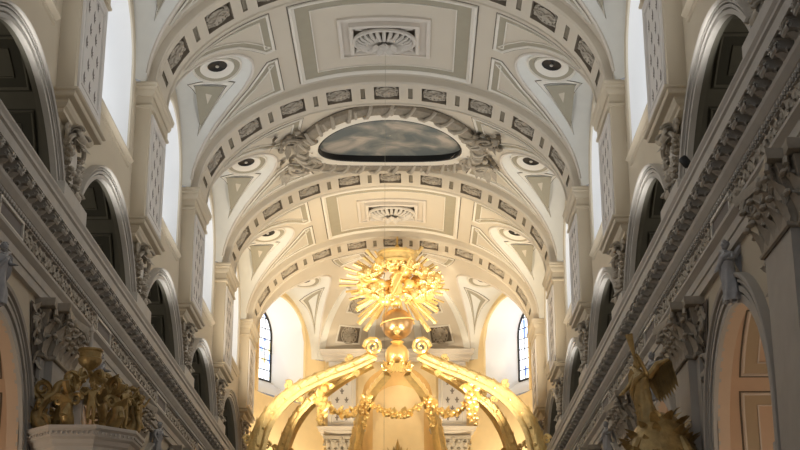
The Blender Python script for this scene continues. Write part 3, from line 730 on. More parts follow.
for s in (-1, 1):
    for k in (-1, 0, 1, 2, 3, 4, 5):
        pos = f'{ORD[k-1]} on the {SIDE[s]}' if k >= 1 else f'above the viewer on the {SIDE[s]}' if k == 0 else f'behind the viewer on the {SIDE[s]}'; pos2 = f'{ORD[k]} on the {SIDE[s]}' if k >= 0 else f'behind the viewer on the {SIDE[s]}'
        t = thing('upper_pilaster', f'cream upper pilaster with fleur-de-lis panel between windows, {pos}', 'pilaster', (s*XW, yp(k), 13.8), 'lattice pilasters between the windows')
        shaft_with_cap(s, k, t)
        t = thing('corbel', f'carved corbel with tablet and garlands under an upper pilaster, {pos}', 'corbel', (s*XW, yp(k), 11.3), 'garlanded corbels')
        mw = frame((s*(XW-.02), yp(k), 13.8), (-s, 0, 0), (0, -s, 0), (0, 0, 1)); mc = frame((s*(XW-.02), yp(k), 13.84), (-s*1.2, 0, 0), (0, -s*1.05, 0), (0, 0, .9))
        inst('shelf', CP['shelf'], t, mw); inst('console', CP['console'], t, mc); inst('tablet', CP['tablet'], t, mc)
        inst('fruit_garland', CP['garlandnear'], t, mc); inst('fruit_garland', CP['garlandfar'], t, mc); inst('bottom_scroll', CP['scroll'], t, mc)
        m = MB(); m.box((min(s*6.2, s*6.6), yp(k)-1.08, 11.3), (max(s*6.2, s*6.6), yp(k)+.98, 11.88)); m.box((min(s*6.14, s*6.6), yp(k)-1.14, 11.3), (max(s*6.14, s*6.6), yp(k)+1.04, 11.42)); obj('plinth', m, 'corn', t, smooth=False)
        # lower pilaster
        t = thing('arcade_pilaster', f'grey lower pilaster with leafy capital under the cornice, {pos2}', 'pilaster', (s*XW, yp(k), 0), 'leafy pilasters under the cornice')
        m = MB(); m.box((min(s*6.24, s*6.6), yp(k)-.78, 0), (max(s*6.24, s*6.6), yp(k)+.78, 8.2)); m.box((min(s*6.4, s*6.6), yp(k)-1.12, 0), (max(s*6.4, s*6.6), yp(k)+1.12, 8.2)); obj('shaft', m, 'corn', t, smooth=False)
        mw = frame((s*6.42, yp(k), 8.2), (-s, 0, 0), (0, -s, 0), (0, 0, 1))
        cap = inst('capital', CO[0], t, mw)
        inst('acanthus_leaves', CO[1], cap, mw); inst('volutes', CO[2], cap, mw); inst('abacus', CO[3], cap, mw)
        mw = frame((s*6.52, yp(k), 8.2), (-s*.8, 0, 0), (0, -s*1.38, 0), (0, 0, 1))
        cap = inst('rear_capital', CO[0], t, mw); inst('acanthus_leaves', CO[1], cap, mw); inst('volutes', CO[2], cap, mw); inst('abacus', CO[3], cap, mw)

# ================================================================ APSE
YC, AR = 62.2, 6.4; DA, DB = 6.3, 3.85
def WA(sv, z, d=0.): a = sv/AR; return Vector(((AR+d)*math.sin(a), YC+(AR+d)*math.cos(a), z))
def D(phi, a, h=0.): return Vector(((DA-h)*math.cos(phi)*math.sin(a), YC+(DA-h)*math.cos(phi)*math.cos(a), ZS+(DB-h)*math.sin(phi)))
AW = R(58); AH = 1.75; ALH = 2.2; PAA = R(56); WAA = R(23)
sc_ = [-AW*AR, AW*AR]
holes = [(c-AH, c+AH, 15.4, lambda q, c=c: 18.35+1.9*math.sqrt(max(0, 1-((q-c)/AH)**2))) for c in sc_]
def topa(q):
    for c in sc_:
        if abs(q-c) < ALH: return ZS+3.0*math.sqrt(1-((q-c)/ALH)**2)
    return ZS
mb = MB(); wall_holes(mb, WA, -PI/2*AR, PI/2*AR, 0, topa, holes, .16)
tag(obj('wall_apse', mb, 'warmwall'), 'warm curved wall of the apse behind the gilded canopy', 'wall', kind='structure')
dome = thing('ceiling_apse', 'warm lit half dome of the apse with coffers and lunettes', 'ceiling', (0, YC, ZS), kind='structure')
mb = MB(); mb.grid(lambda p, a: D(p, a), lin(PAA, PI/2-.001, 12), lin(-PI/2, PI/2, 48))
ww = lambda p_: WAA*math.cos(p_)
for i in range(3):
    def f(p_, t, i=i):
        w = ww(p_); a, b = [(-PI/2, -AW-w), (-AW+w, AW-w), (AW+w, PI/2)][i]
        if a > b: a = b = (a+b)/2
        return D(PAA*math.sin(p_), a+(b-a)*t)
    mb.grid(f, lin(0, PI/2, 24), lin(0, 1, 12))
obj('half_dome', mb, 'vault', dome)
def LA(s):
    def f(psi, t, h=0.):
        q = s*AW*AR-ALH*math.cos(psi); a = WA(q, ZS+3.0*math.sin(psi)); b = D(PAA*math.sin(psi), s*AW-WAA*math.cos(psi)); p = a.lerp(b, t)
        p.z += .15*math.sin(PI*t)*math.sin(psi)
        if h:
            e = 1e-3; n = (f(psi+e, t)-f(psi-e, t)).cross(f(psi, t+e)-f(psi, t-e)).normalized()
            if n.z > 0: n = -n
            p = p+n*h
        return p
    return f
for s in (-1, 1):
    lf = LA(s); mb = MB(); mb.grid(lambda a, t: lf(a, t), lin(0, PI, 36), lin(0, 1, 8)); l = obj('lunette', mb, 'lun', dome)
    r = MB(); r.tube([D(PAA*math.sin(a), s*AW-WAA*math.cos(a))+Vector((0, 0, -.01)) for a in lin(.08, PI-.08, 36)], .05, 6); obj('groin_moulding', r, 'trim', l)
    for sg in (-1, 1):
        mpm = lambda u, v, h, lf=lf, sg=sg: lf(PI/2+sg*(PI/2-u/2.4), v/2., h)
        tri = [(R(20)*2.4, .5*2), (R(58)*2.4, .15*2), (R(62)*2.4, .85*2)]
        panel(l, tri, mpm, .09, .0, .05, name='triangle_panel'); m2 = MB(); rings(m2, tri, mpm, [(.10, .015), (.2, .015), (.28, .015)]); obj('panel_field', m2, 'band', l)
    oculus(f'ringed oculus above the {SIDE[s]} apse window', lf, s, PI/2, .5, (.7, .85), (math.cos(AW), -s*math.sin(AW)))
    # window
    c = s*AW*AR; t = thing('window_%d' % (15 if s < 0 else 16), f'arched leaded stained glass window in a deep white reveal, {SIDE[s]} of the gilded canopy', 'window', WA(c, 15.4), kind='structure')
    dep = 1.55; o1 = arch_pts(c, AH, 15.4, 18.35, 1.9); o2 = arch_pts(c*(AR)/(AR+dep)*(AR+dep)/AR, AH-.3, 16.6, 18.75, 1.4); n = len(o1)
    Wo = lambda q, z: WA(c, z, 0)+Vector((math.cos(c/AR), -math.sin(c/AR), 0))*(q-c)+Vector((math.sin(c/AR), math.cos(c/AR), 0))*dep
    m = MB(); m.add([WA(*p) for p in o1]+[Wo(*p) for p in o2], [(i, i+1, n+i+1, n+i) for i in range(n-1)]+[(0, n, 2*n-1, n-1)]); obj('reveal', m, 'reveal', t)
    g = MB().add([Wo(*p)-Vector((math.sin(c/AR), math.cos(c/AR), 0))*.02 for p in o2], [tuple(range(n))]); obj('glass', g, 'stain', t, smooth=False)
    m = MB(); off = Vector((math.sin(c/AR), math.cos(c/AR), 0))*-.06
    m.tube([Wo(*p)+off for p in o2]+[Wo(*o2[0])+off], .06, 6)
    hw = AH-.3
    for z in (17.1, 17.6, 18.1, 18.6, 19.1, 19.6): 
        w_ = hw if z < 18.75 else hw*math.sqrt(max(0, 1-((z-18.75)/1.4)**2)); m.tube([Wo(c-w_, z)+off, Wo(c+w_, z)+off], .025, 5)
    for q in (-.96, -.48, 0, .48, .96): m.tube([Wo(c+q, 16.6)+off, Wo(c+q, 18.75+1.4*math.sqrt(1-(q/hw)**2))+off], .02, 5)
    obj('leading', m, 'lead', t)
    m = MB(); pr = [(0, 0), (0, -.05), (.06, -.09), (.12, -.05), (.2, -.05), (.22, 0)]; pth = []
    for i, p in enumerate(o1):
        d = Vector((p[0]-c, max(0, p[1]-18.35))) if 0 < i < n-1 else Vector(((-1 if i == 0 else 1), 0)); d.normalize()
        a = p[0]/AR; pth.append((WA(*p), Vector((math.cos(a)*d.x, -math.sin(a)*d.x, d.y)), Vector((math.sin(a), math.cos(a), 0))))
    m.sweep(pr, pth); obj('frame', m, 'warmwall', t)
# dome coffers and brackets
for a0 in (-22, 22):
    for p0, hh in ((20, 6.0), (41, 5.)):
        mp = lambda u, v, h, a0=a0: D(v/5., R(a0)+u/6., h)
        u0, v0 = .62 if p0 < 30 else .5, R(p0)*5.
        t = thing('dome_coffer', f'square coffer with round rosette, {"lower" if p0 < 30 else "upper"} one on the {"left" if a0 < 0 else "right"} of the half dome', 'coffer', D(R(p0), R(a0)), 'rosette coffers of the half dome')
        m = MB(); po = [(-u0, v0-.55), (u0, v0-.55), (u0, v0+.55), (-u0, v0+.55)]
        rings(m, po, mp, [(0, 0), (0, .05), (.07, .06), (.1, .03), (.1, .012)]); obj('frame', m, 'mould', t)
        m = MB(); m.grid(lambda u, v: mp(u, v, .014), lin(-u0+.08, u0-.08, 3), lin(v0-.47, v0+.47, 3)); obj('recess_ground', m, 'recess', t)
        c0 = D(R(p0), R(a0), .03); nn = (D(R(p0), R(a0), .1)-D(R(p0), R(a0))).normalized(); tx = Vector((math.cos(R(a0)), -math.sin(R(a0)), 0))
        inst('rosette', ME_ROS, t, frame(c0, tx, nn.cross(tx), nn, (1, .95, 1)))
for a0, a1, p0, p1 in ((-33, -10, 62, 76), (10, 33, 62, 76), (-85, -62, 64, 78), (62, 85, 64, 78)):
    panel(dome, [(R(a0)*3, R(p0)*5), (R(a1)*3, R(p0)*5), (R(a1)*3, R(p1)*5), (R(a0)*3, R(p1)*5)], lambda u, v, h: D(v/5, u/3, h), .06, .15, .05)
for a0 in (-34, -11, 11, 34):
    m = MB(); m.grid(lambda p_, q: D(p_, R(a0)+q[0]/6, q[1]), lin(0, R(52), 14), [(-.18, 0), (-.16, .08), (.16, .08), (.18, 0)]); obj('dome_rib', m, 'lun', dome)
# straight centre bay of the apse wall: two storeys of pilasters round a niche
t = thing('apse_screen', 'cream two storey pilaster screen with arched ochre niche behind the gilded canopy', 'screen', (0.1, 68, 0))
cx = .12; yf = 67.3
m = MB(); nh = [(cx-1.75, cx+1.75, 0., lambda q: 15.6+1.75*math.sqrt(max(0, 1-((q-cx)/1.75)**2)))]
wall_holes(m, lambda q, z, d=0: Vector((q, yf+.25, z)), cx-3.45, cx+3.45, 0, lambda q: 17.7, nh, .2)
for q in (cx-3.45, cx+3.45): m.add([(q, yf+.25, 0), (q, 69.5, 0), (q, 69.5, 17.7), (q, yf+.25, 17.7)], [(0,1,2,3)])
obj('screen_wall', m, 'warmwall', t, smooth=False)
m = MB(); m.grid(lambda a, z: Vector((cx-1.75*math.cos(a), yf+.25+1.3*math.sin(a), z)), lin(0, PI, 20), [0, 15.6]); 
m.grid(lambda a, b: Vector((cx-1.75*math.cos(a)*math.cos(b), yf+.25+1.3*math.sin(a)*math.cos(b), 15.6+1.75*math.sin(b))), lin(0, PI, 20), lin(0, PI/2-.01, 10)); obj('niche', m, 'ochre', t)
def hcorn(nm, z, h, pj, x0, x1):
    m = MB(); pr = [(0, 0), (.2, .05), (.25, .2), (.5, .3), (.55, .55), (.8, .65), (.85, .9), (1, 1), (0, 1)]
    rg = lambda o: [Vector((x0-o, 69, 0)), Vector((x0-o, yf+.05-o, 0)), Vector((x1+o, yf+.05-o, 0)), Vector((x1+o, 69, 0))]
    m.add([p+Vector((0, 0, z+b*h)) for a, b in pr for p in rg(a*pj)], [(i*4+j, i*4+j+1, (i+1)*4+j+1, (i+1)*4+j) for i in range(len(pr)-1) for j in range(3)]); obj(nm, m, 'trim', t)
hcorn('upper_cornice', 17.5, .55, .35, cx-3.35, cx+3.35)
for sg in (-1, 1):
    hcorn('lower_cornice', 13.9, .45, .35, *sorted((cx+sg*1.85, cx+sg*3.4)))
    m = MB(); a, b = sorted((cx+sg*1.95, cx+sg*3.25)); m.box((a, yf, 14.3), (b, yf+.3, 17.5)); p = obj('upper_pilaster', m, 'panel', t, smooth=False)
    m = MB(); mf = lambda u, v, h: Vector((u, yf-h, v)); rings(m, [(a+.1, 14.5), (b-.1, 14.5), (b-.1, 17.3), (a+.1, 17.3)], mf, [(0, 0), (0, .04), (.05, .05), (.1, 0)]); obj('panel_moulding', m, 'mould', p)
    m = MB()
    for r in range(6):
        for q in range(2 if r % 2 == 0 else 1):
            x = (a+b)/2+(q-.5)*.44*(r % 2 == 0); z = 14.8+r*.42; h = .34; o = Vector((x, yf-.01, z)); n = (0, -1, 0)
            m.leaf(o-Vector((0, 0, .1*h)), o+Vector((0, 0, .5*h)), .12*h, .02, n, n=4)
            for e in (-1, 1): m.leaf(o-Vector((0, 0, .1*h)), o+Vector((e*.32*h, 0, .2*h)), .08*h, .02, n, n=3); m.leaf(o-Vector((0, 0, .12*h)), o+Vector((e*.14*h, 0, -.42*h)), .06*h, .02, n, n=3)
    obj('fleur_relief', m, 'fleur', p)
    m = MB(); m.box((a, yf-.1, 0), (b, yf+.3, 12.7)); lp = obj('lower_pilaster', m, 'panel', t, smooth=False)
    cm = frame(((a+b)/2, yf+.1, 12.8), (0, -1, 0), (1, 0, 0), (0, 0, 1), (1, .78, 1))
    cp = inst('capital', CO[0], t, cm); inst('acanthus_leaves', CO[1], cp, cm); inst('volutes', CO[2], cp, cm); inst('abacus', CO[3], cp, cm)
# ================================================================ GILDED CANOPY (baldachin)
cx, cy = .2, 60.
bald = thing('baldachin', 'large gilded canopy of curved arms meeting in a scrolled crown before the apse', 'canopy', (cx, cy, 10))
def arm(pts, w, mt, tips):
    P = smooth_path(pts); n = len(P); c3 = Vector((cx, cy, 13)); V_ = MB()
    prof = [(-.5, -.42), (-.56, -.2), (-.44, -.1), (-.5, .12), (-.36, .34), (-.22, .2), (-.12, .42), (0, .48), (.12, .42), (.22, .2), (.36, .34), (.5, .12), (.44, -.1), (.56, -.2), (.5, -.42), (.2, -.36), (-.2, -.36), (-.5, -.42)]
    path = []
    for i, p in enumerate(P):
        t = (P[min(i+1, n-1)]-P[max(i-1, 0)]).normalized(); rad = (p-Vector((cx, cy, p.z))); sd = t.cross(Vector((0, 0, 1)).lerp(rad.normalized(), .3)).normalized(); up = sd.cross(t).normalized()
        k = w*(1.05-.35*i/n); path.append((p, sd*k*1.0, up*k))
    V_.sweep(prof, path); a = obj('arm', V_, mt, bald)
    m = MB()   # acanthus leaves and beads along the back of the arm
    for i in range(3, n-3, 3):
        p, sd, up = path[i]; t = (P[i+1]-P[i-1]).normalized()
        m.leaf(p+up*.42, p+up*.5+t*.55*w, .2*w, .04*w, up, n=5)
    for i in range(2, n-3, 2):
        p, sd, up = path[i]; t = (P[i+1]-P[i-1]).normalized()
        for q in (-1, 1):
            m.leaf(p+up*.12+sd*q*.5, p+up*.2+sd*q*.5+t*.6*w, .13*w, .03*w, sd*q, n=6); m.leaf(p-up*.25+sd*q*.54, p-up*.2+sd*q*.55+t*.5*w, .09*w, .03*w, sd*q, n=6)
            if i % 4 == 0: m.blob(p+sd*q*.5+up*.02, .09*w, n=7, m=5)
    for f in tips:
        i = int(f*(n-1)); p, sd, up = path[i]; t = (P[min(i+1, n-1)]-P[i-1]).normalized()
        m.spiral(p+up*.62, up, t, w*.26, 1.5, w*.1); m.spiral(p-up*.55, -up, t, w*.24, 1.4, w*.09)
    obj('arm_leaves', m, mt, a)
    return path
for s in (-1, 1):
    X = lambda dx: cx+s*dx
    arm([(X(5.78), 58.5, 10.2), (X(5.72), 58.5, 11.5), (X(5.5), 58.6, 12.6), (X(4.95), 58.8, 13.55), (X(4.1), 59, 14.35), (X(3.0), 59.3, 14.98), (X(1.9), 59.6, 15.48), (X(1.0), 59.8, 15.95)], .78, 'gold', (.22, .55, .86))
    arm([(X(5.0), 61, 10.6), (X(4.87), 61, 11.98), (X(4.48), 61, 13.2), (X(3.9), 60.8, 14.0), (X(3.1), 60.6, 14.62), (X(2.2), 60.4, 15.2), (X(1.1), 60.2, 15.75)], .62, 'golddk', (.2, .6))
    arm([(X(1.98), 62.5, 10.6), (X(1.9), 62.5, 12.24), (X(1.70), 62.5, 13.5), (X(1.42), 62.2, 14.3), (X(1.03), 61.5, 14.9), (X(.45), 60.8, 15.45)], .5, 'gold', (.45,))
# columns carrying the arms
for s in (-1, 1):
    for dx, y, z1, r in ((5.78, 58.5, 10.2, .42), (5.0, 61, 10.6, .36), (1.98, 62.5, 10.6, .3)):
        m = MB(); m.lathe([(0, 0), (r*1.7, 0), (r*1.7, 1.2), (r*1.3, 1.3), (r*1.3, 1.5), (r, 1.6), (r*.9, z1-1.2), (r*1.0, z1-1.1), (r*1.05, z1-.9), (r*1.5, z1-.3), (r*1.6, z1-.1), (r*1.6, z1+.1), (0, z1+.1)], 18, (cx+s*dx, y, 0)); obj('column', m, 'golddk', bald)
# scrolled crown over the arms
m = MB(); m.lathe([(0, -.55), (.18, -.5), (.3, -.35), (.45, -.2), (.52, 0), (.5, .2), (.4, .38), (.28, .48), (.22, .56), (.3, .62), (.2, .7), (0, .72)], 20, (cx, cy, 16.0)); cr = obj('crown_boss', m, 'goldbr', bald)
m = MB()
for i in range(8):
    a = 2*PI*i/8+PI/8; U = Vector((math.cos(a), math.sin(a), 0)); p = Vector((cx, cy, 16.0))+U*.62
    m.spiral(p-U*.1+Vector((0, 0, -.42)), U, (0, 0, 1), .16, 1.7, .06, sgn=-1)
    m.leaf(p-U*.15+Vector((0, 0, -.55)), p-U*.02+Vector((0, 0, -.2)), .12, .06, U, n=5)
for s in (-1, 1):
    m.spiral((cx+s*1.0, cy-.5, 16.3), (s, 0, 0), (0, 0, 1), .40, 1.8, .10, sgn=1); m.leaf((cx+s*.8, cy-.45, 15.9), (cx+s*1.5, cy-.4, 16.2), .18, .2, (0, -.3, 1))
for a in lin(-.9, .9, 6): m.leaf((cx+.1*a, cy-.5, 15.6), (cx+.5*math.sin(a), cy-.55, 15.6-.45*math.cos(a)), .1, .1, (0, -1, 0))
obj('crown_scrolls', m, 'goldbr', cr)
# garlands of leaves hung between the arms
def garland(a, b, sag, r=.13, n=16, nm='garland'):
    a, b = Vector(a), Vector(b); m = MB(); rnd = random.Random(hash((round(a.x, 2), round(b.x, 2), 3)) % 1000)
    for i in range(n+1):
        t = i/n; p = a.lerp(b, t); p.z -= sag*4*t*(1-t); rr = r*(.7+.5*math.sin(PI*t))
        for j in range(2): m.blob(p+Vector((rnd.uniform(-1, 1), rnd.uniform(-1, 1), rnd.uniform(-1, 1)))*rr*.6, rr*rnd.uniform(.5, .85), n=7, m=5)
        an = rnd.uniform(0, 6.3); m.leaf(p, p+Vector((math.cos(an)*rr*2, -rr, math.sin(an)*rr*2)), rr*.5, rr*.4, (0, -1, 0), n=3)
    return obj(nm, m, 'goldbr', bald)
def swag(p, h, r=.16):
    p = Vector(p); m = MB(); rnd = random.Random(int(p.x*100) % 997)
    for i in range(9):
        t = i/8; q = p-Vector((0, 0, h*t)); rr = r*(1.2-.6*t)
        for j in range(3): m.blob(q+Vector((rnd.uniform(-1, 1), rnd.uniform(-1, 1), rnd.uniform(-.5, .5)))*rr, rr*rnd.uniform(.5, .8), n=7, m=5)
        an = rnd.uniform(0, 6.3); m.leaf(q, q+Vector((math.cos(an)*rr*2.2, -rr*.6, math.sin(an)*rr*2.2)), rr*.6, rr*.4, (0, -1, 0), n=4)
    return obj('flower_drop', m, 'goldbr', bald)
for s in (-1, 1):
    X = lambda dx: cx+s*dx
    swag((X(3.15), 59.5, 14.6), 1.5, .22); swag((X(1.42), 61.6, 14.5), 1.15, .15)
    garland((X(3.1), 59.6, 14.1), (X(1.45), 61.5, 14.3), .55, .15)
garland((X(-1.2), 61.5, 14.4), (X(1.2), 61.5, 14.4), .62, .14, 20)
m = MB(); m.lathe([(0, 3.0), (.05, 2.85), (.16, 2.5), (.34, 2.1), (.42, 1.7), (.36, 1.2), (.5, .8), (.55, 0), (.8, -.4), (.9, -9.9)], 14, (cx, 62.3, 9.9))
for i in range(10):
    a = 2*PI*i/10; d = Vector((math.cos(a), math.sin(a), 0)); m.leaf(Vector((cx, 62.3, 11.4))+d*.4, Vector((cx, 62.3, 12.5))+d*.35, .14, .2, d)
tag(obj('gilded_finial', m, 'golddk'), 'pointed gilded finial rising in the middle under the canopy', 'finial')
# globe resting on a cherub above the canopy crown
t = thing('globe', 'polished bronze gold globe with a small cherub head above the canopy crown', 'globe', (cx, cy, 16.7))
m = MB(); m.blob((cx, cy-.3, 17.33), .68, n=32, m=20); obj('sphere', m, 'orb', t)
m = MB(); m.tube([Vector((cx+.7*math.cos(a), cy-.3+.7*math.sin(a)*.98, 17.40+.12*math.cos(a))) for a in lin(0, 2*PI, 32)], .035, 6); obj('band', m, 'goldbr', t)
def head_mesh(c, r, F, name, parent, mt, hair=None):
    """head with brow, eyes, nose, mouth, ears; F: facing"""
    c = Vector(c); F = Vector(F).normalized(); Sd = F.cross(Vector((0, 0, 1))).normalized(); U = Sd.cross(F); m = MB()
    rot = Matrix((Sd, F, U)).transposed()
    m.blob(c, (.78*r, .92*r, r), rot, 14, 10); P = lambda a, b, e: c+Sd*a*r+F*b*r+U*e*r
    m.blob(P(0, .55, -.45), (.5*r, .4*r, .42*r), rot, 10, 7)
    m.blob(P(0, .95, -.12), (.13*r, .2*r, .2*r), rot, 8, 6); m.tube([P(-.22, .86, -.5), P(0, .93, -.48), P(.22, .86, -.5)], .07*r, 6)
    for q in (-1, 1):
        m.blob(P(q*.32, .78, .06), (.13*r, .1*r, .08*r), rot, 8, 5); m.tube([P(q*.12, .88, .22), P(q*.34, .84, .27), P(q*.52, .68, .2)], .06*r, 6); m.blob(P(q*.78, 0, -.05), (.1*r, .18*r, .25*r), rot, 8, 5)
    h = obj(name, m, mt, parent)
    m = MB(); rnd = random.Random(3)
    for i in range(34):
        a = rnd.uniform(0, 2*PI); e = rnd.uniform(-.1, 1.4); d = (Sd*math.cos(a)+F*math.sin(a))*math.cos(e)+U*math.sin(e)
        if d.dot(F) > .55 and d.z < .6: continue
        m.blob(c+Sd*d.dot(Sd)*.82*r+F*d.dot(F)*.95*r+U*d.dot(U)*1.02*r, .24*r, n=7, m=5)
    obj('hair', m, hair or mt, h); return h
def wing_mesh(mb, base, tip, drop, n=9, w=.1, nrm=(0, -1, 0)):
    base, tip, drop = Vector(base), Vector(tip), Vector(drop)
    mb.tube([base, base.lerp(tip, .5)-drop*.12, tip], [w*.7, w*.6, w*.25], 7)
    for row, k in ((0, .45), (1, .75), (2, 1.)):
        for i in range(n):
            t = (i+.3)/n; p = base.lerp(tip, t)-drop*.12*math.sin(PI*t); d = drop*k*(.45+.55*math.sin(PI*(.2+.6*t)))+(tip-base)*.22*k
            mb.leaf(p+Vector(nrm)*.02*(3-row), p+d, w*.55, .02, nrm, n=4)
head_mesh((cx, cy-1.0, 16.85), .17, (0, -1, -.15), 'cherub_head', t, 'goldbr')
# glory of clouds, cherubs and rays
gc = Vector((cx, cy, 19.15)); t = thing('gilded_glory', 'radiant gilded glory of clouds, cherubs and long rays above the globe', 'glory', (cx, cy, 18))
m = MB(); rnd = random.Random(11)
for i in range(90):
    a = rnd.uniform(0, 2*PI); r = math.sqrt(rnd.uniform(.02, 1)); p = gc+Vector((1.72*r*math.cos(a), rnd.uniform(-.45, .3)-.25*(1-r), (1.0 if math.sin(a) > 0 else .88)*r*math.sin(a)))
    m.blob(p, (rnd.uniform(.14, .34), rnd.uniform(.14, .3), rnd.uniform(.12, .28)), n=9, m=6)
for i in range(24):
    a = rnd.uniform(0, 2*PI); p = gc+Vector((1.3*math.cos(a), -.5, .72*math.sin(a))); m.spiral(p, (1, 0, 0), (0, .2, 1), rnd.uniform(.18, .32), 1.4, .07, sgn=rnd.choice((-1, 1)), start=a)
obj('cloud_bank', m, 'goldbr', t)
BEAMS = [(R(a_), l_) for a_, l_ in ((-120, 2.75), (-130, 2.6), (-143, 2.2), (-60, 2.75), (-50, 2.6), (-37, 2.2), (62, 2.3))]
for i in range(51):
    a = 2*PI*(i+rnd.uniform(-.2, .2))/44; r1 = rnd.choice((2.05, 2.25, 2.5))
    if i >= 44: a, r1 = BEAMS[i-44]
    d = Vector((math.cos(a), rnd.uniform(-.1, .1), math.sin(a)*(.74 if i < 44 else .86)))
    m = MB(); sd = Vector((-math.sin(a), 0, math.cos(a))); b = gc+d*.9; e = gc+d*r1; w = rnd.uniform(.045, .08)+(.03 if i >= 44 else 0)
    f = Vector((0, -.05, 0)); m.add([b-sd*w*.6, b+f, b+sd*w*.6, b-f, e-sd*w, e+f, e+sd*w, e-f], [(0,1,5,4),(1,2,6,5),(2,3,7,6),(3,0,4,7),(4,5,6,7),(3,2,1,0)])
    obj('ray', m, 'gold', t, smooth=False)
for i, (dx, dz) in enumerate([(-1.25, .35), (-1.0, -.35), (-.55, .72), (.55, .75), (1.2, .4), (1.15, -.4), (.75, -.62), (-.65, -.62), (1.4, .0), (-.1, .85)]):
    p = gc+Vector((dx, -.72, dz)); h = head_mesh(p, .17, (dx*.3, -1, -.3), 'cherub_head', t, 'gold')
    m = MB()
    for s in (-1, 1): wing_mesh(m, p+Vector((s*.1, .03, -.12)), p+Vector((s*.42, .03, .02)), (s*.03, 0, -.22), 4, .07)
    obj('cherub_wings', m, 'gold', h)
def skin_obj(name, verts, edges, radii, mt, parent, root=0):
    me = bpy.data.meshes.new(name); off = wloc(parent).translation
    me.from_pydata([Vector(v)-off for v in verts], edges, []); me.materials.append(M[mt]); o = bpy.data.objects.new(name, me); place(o, parent, Matrix.Translation(off))
    md = o.modifiers.new('Skin', 'SKIN'); md.use_smooth_shade = True
    for i, r in enumerate(radii): me.skin_vertices[0].data[i].radius = (r, r); me.skin_vertices[0].data[i].use_root = (i == root)
    o.modifiers.new('Sub', 'SUBSURF').levels = 1; o.modifiers['Sub'].render_levels = 2
    return o
def figure(parent, base, h, F, mt, hands, lean=(0, 0, 0), wings=True, robe=True, wmt=None, tilt=0., wsc=1.):
    """robed winged figure; hands: two (side, out, up) offsets as fractions of h from the chest, F facing"""
    base = Vector(base); F = Vector(F).normalized(); Sd = F.cross(Vector((0, 0, 1))).normalized(); lean = Vector(lean)
    P = lambda a, b, z: base+Sd*a*h+F*b*h+Vector((0, 0, z*h))+lean*(z*h)
    V_ = [P(0, 0, .5), P(0, .01, .62), P(0, .02, .74), P(0, .01, .83), P(0, .02, .87)]; Rr = [.085, .08, .09, .04, .036]; Ed = [(0, 1), (1, 2), (2, 3), (3, 4)]
    for q, (a, b, z) in zip((-1, 1), hands):
        sh = len(V_); V_ += [P(q*.1, .01, .79), P(q*(.12+abs(a)*.4), b*.35, .79+z*.25-.07), P(q*(.08+abs(a)), b, .79+z)]; Rr += [.042, .034, .024]; Ed += [(2, sh), (sh, sh+1), (sh+1, sh+2)]
        hd = V_[sh+2]; d = (V_[sh+2]-V_[sh+1]).normalized(); k = len(V_); pn = d.cross(F) if abs(d.dot(F)) < .9 else d.cross(Vector((0, 0, 1))); pn.normalize()
        V_.append(hd+d*.04*h); Rr.append(.022); Ed.append((sh+2, k))
        for j, f in enumerate((-1.2, -.4, .4, 1.2)):
            ln = (.05, .06, .056, .044)[j]; V_ += [V_[k]+d*ln*.6*h+pn*f*.012*h, V_[k]+d*ln*h+pn*f*.014*h+F*.01*h]; Rr += [.0075, .006]; n_ = len(V_); Ed += [(k, n_-2), (n_-2, n_-1)]
        V_ += [hd+d*.04*h-pn*.03*h, hd+d*.07*h-pn*.04*h]; Rr += [.009, .007]; n_ = len(V_); Ed += [(sh+2, n_-2), (n_-2, n_-1)]
    for q, bend in ((-1, .03), (1, .08)):
        k = len(V_); V_ += [P(q*.055, .0, .47), P(q*.06, bend, .27), P(q*.06, 0, .05), P(q*.065, .08, .02)]; Rr += [.07, .05, .032, .026]; Ed += [(0, k), (k, k+1), (k+1, k+2), (k+2, k+3)]
    b = skin_obj('body', V_, Ed, [r*h for r in Rr], mt, parent)
    head_mesh(P(0, .03, .94), .072*h, F+Vector((0, 0, tilt)), 'head', b, mt)
    if robe:
        m = MB(); nz = 12
        def rb(i, j):
            z = .68-.62*i/nz; a = 2*PI*j/28; r = .085+.05*(i/nz)+.012*math.sin(a*6+i*.5)*(i/nz+.3); r *= (1.12 if i < 2 else 1)
            return P(r*1.15*math.cos(a)+.02*math.sin(i*.5), r*math.sin(a)+.01, z)
        m.add([rb(i, j) for i in range(nz+1) for j in range(28)], [(i*28+j, i*28+(j+1) % 28, (i+1)*28+(j+1) % 28, (i+1)*28+j) for i in range(nz) for j in range(28)])
        m.tube([P(-.1, .03, .8), P(0, .12, .72), P(.09, .1, .62), P(.13, .02, .5), P(.17, -.03, .35)], [.03*h, .035*h, .035*h, .04*h, .02*h], 8)
        obj('robe', m, mt, b)
    if wings:
        for q in (-1, 1):
            m = MB(); wing_mesh(m, P(q*.06, -.08, .76), P(q*.32*wsc, -.22*wsc, .76+.22*wsc), (Sd*q*.06-F*.05)*h+Vector((0, 0, -.5*h*wsc)), 8, .085*h, -F); obj('wing', m, wmt or mt, b)
    return b
figure(t, gc+Vector((0, -.75, -.72)), 1.35, (0, -1, 0), 'goldbr', [(.22, .1, .12), (.2, .12, .18)], wings=False)
m = MB(); m.tube([gc+Vector((-.2, -1.05, -.7)), gc+Vector((.6, -.95, .95))], .045, 7); m.tube([gc+Vector((.25, -1.0, .55)), gc+Vector((.68, -.97, .4))], .04, 7); obj('cross_staff', m, 'goldbr', t)
t = thing('glory_crown', 'flat orange gold canopy drum hanging just above the radiant glory', 'crown', (cx, cy, 20.2))
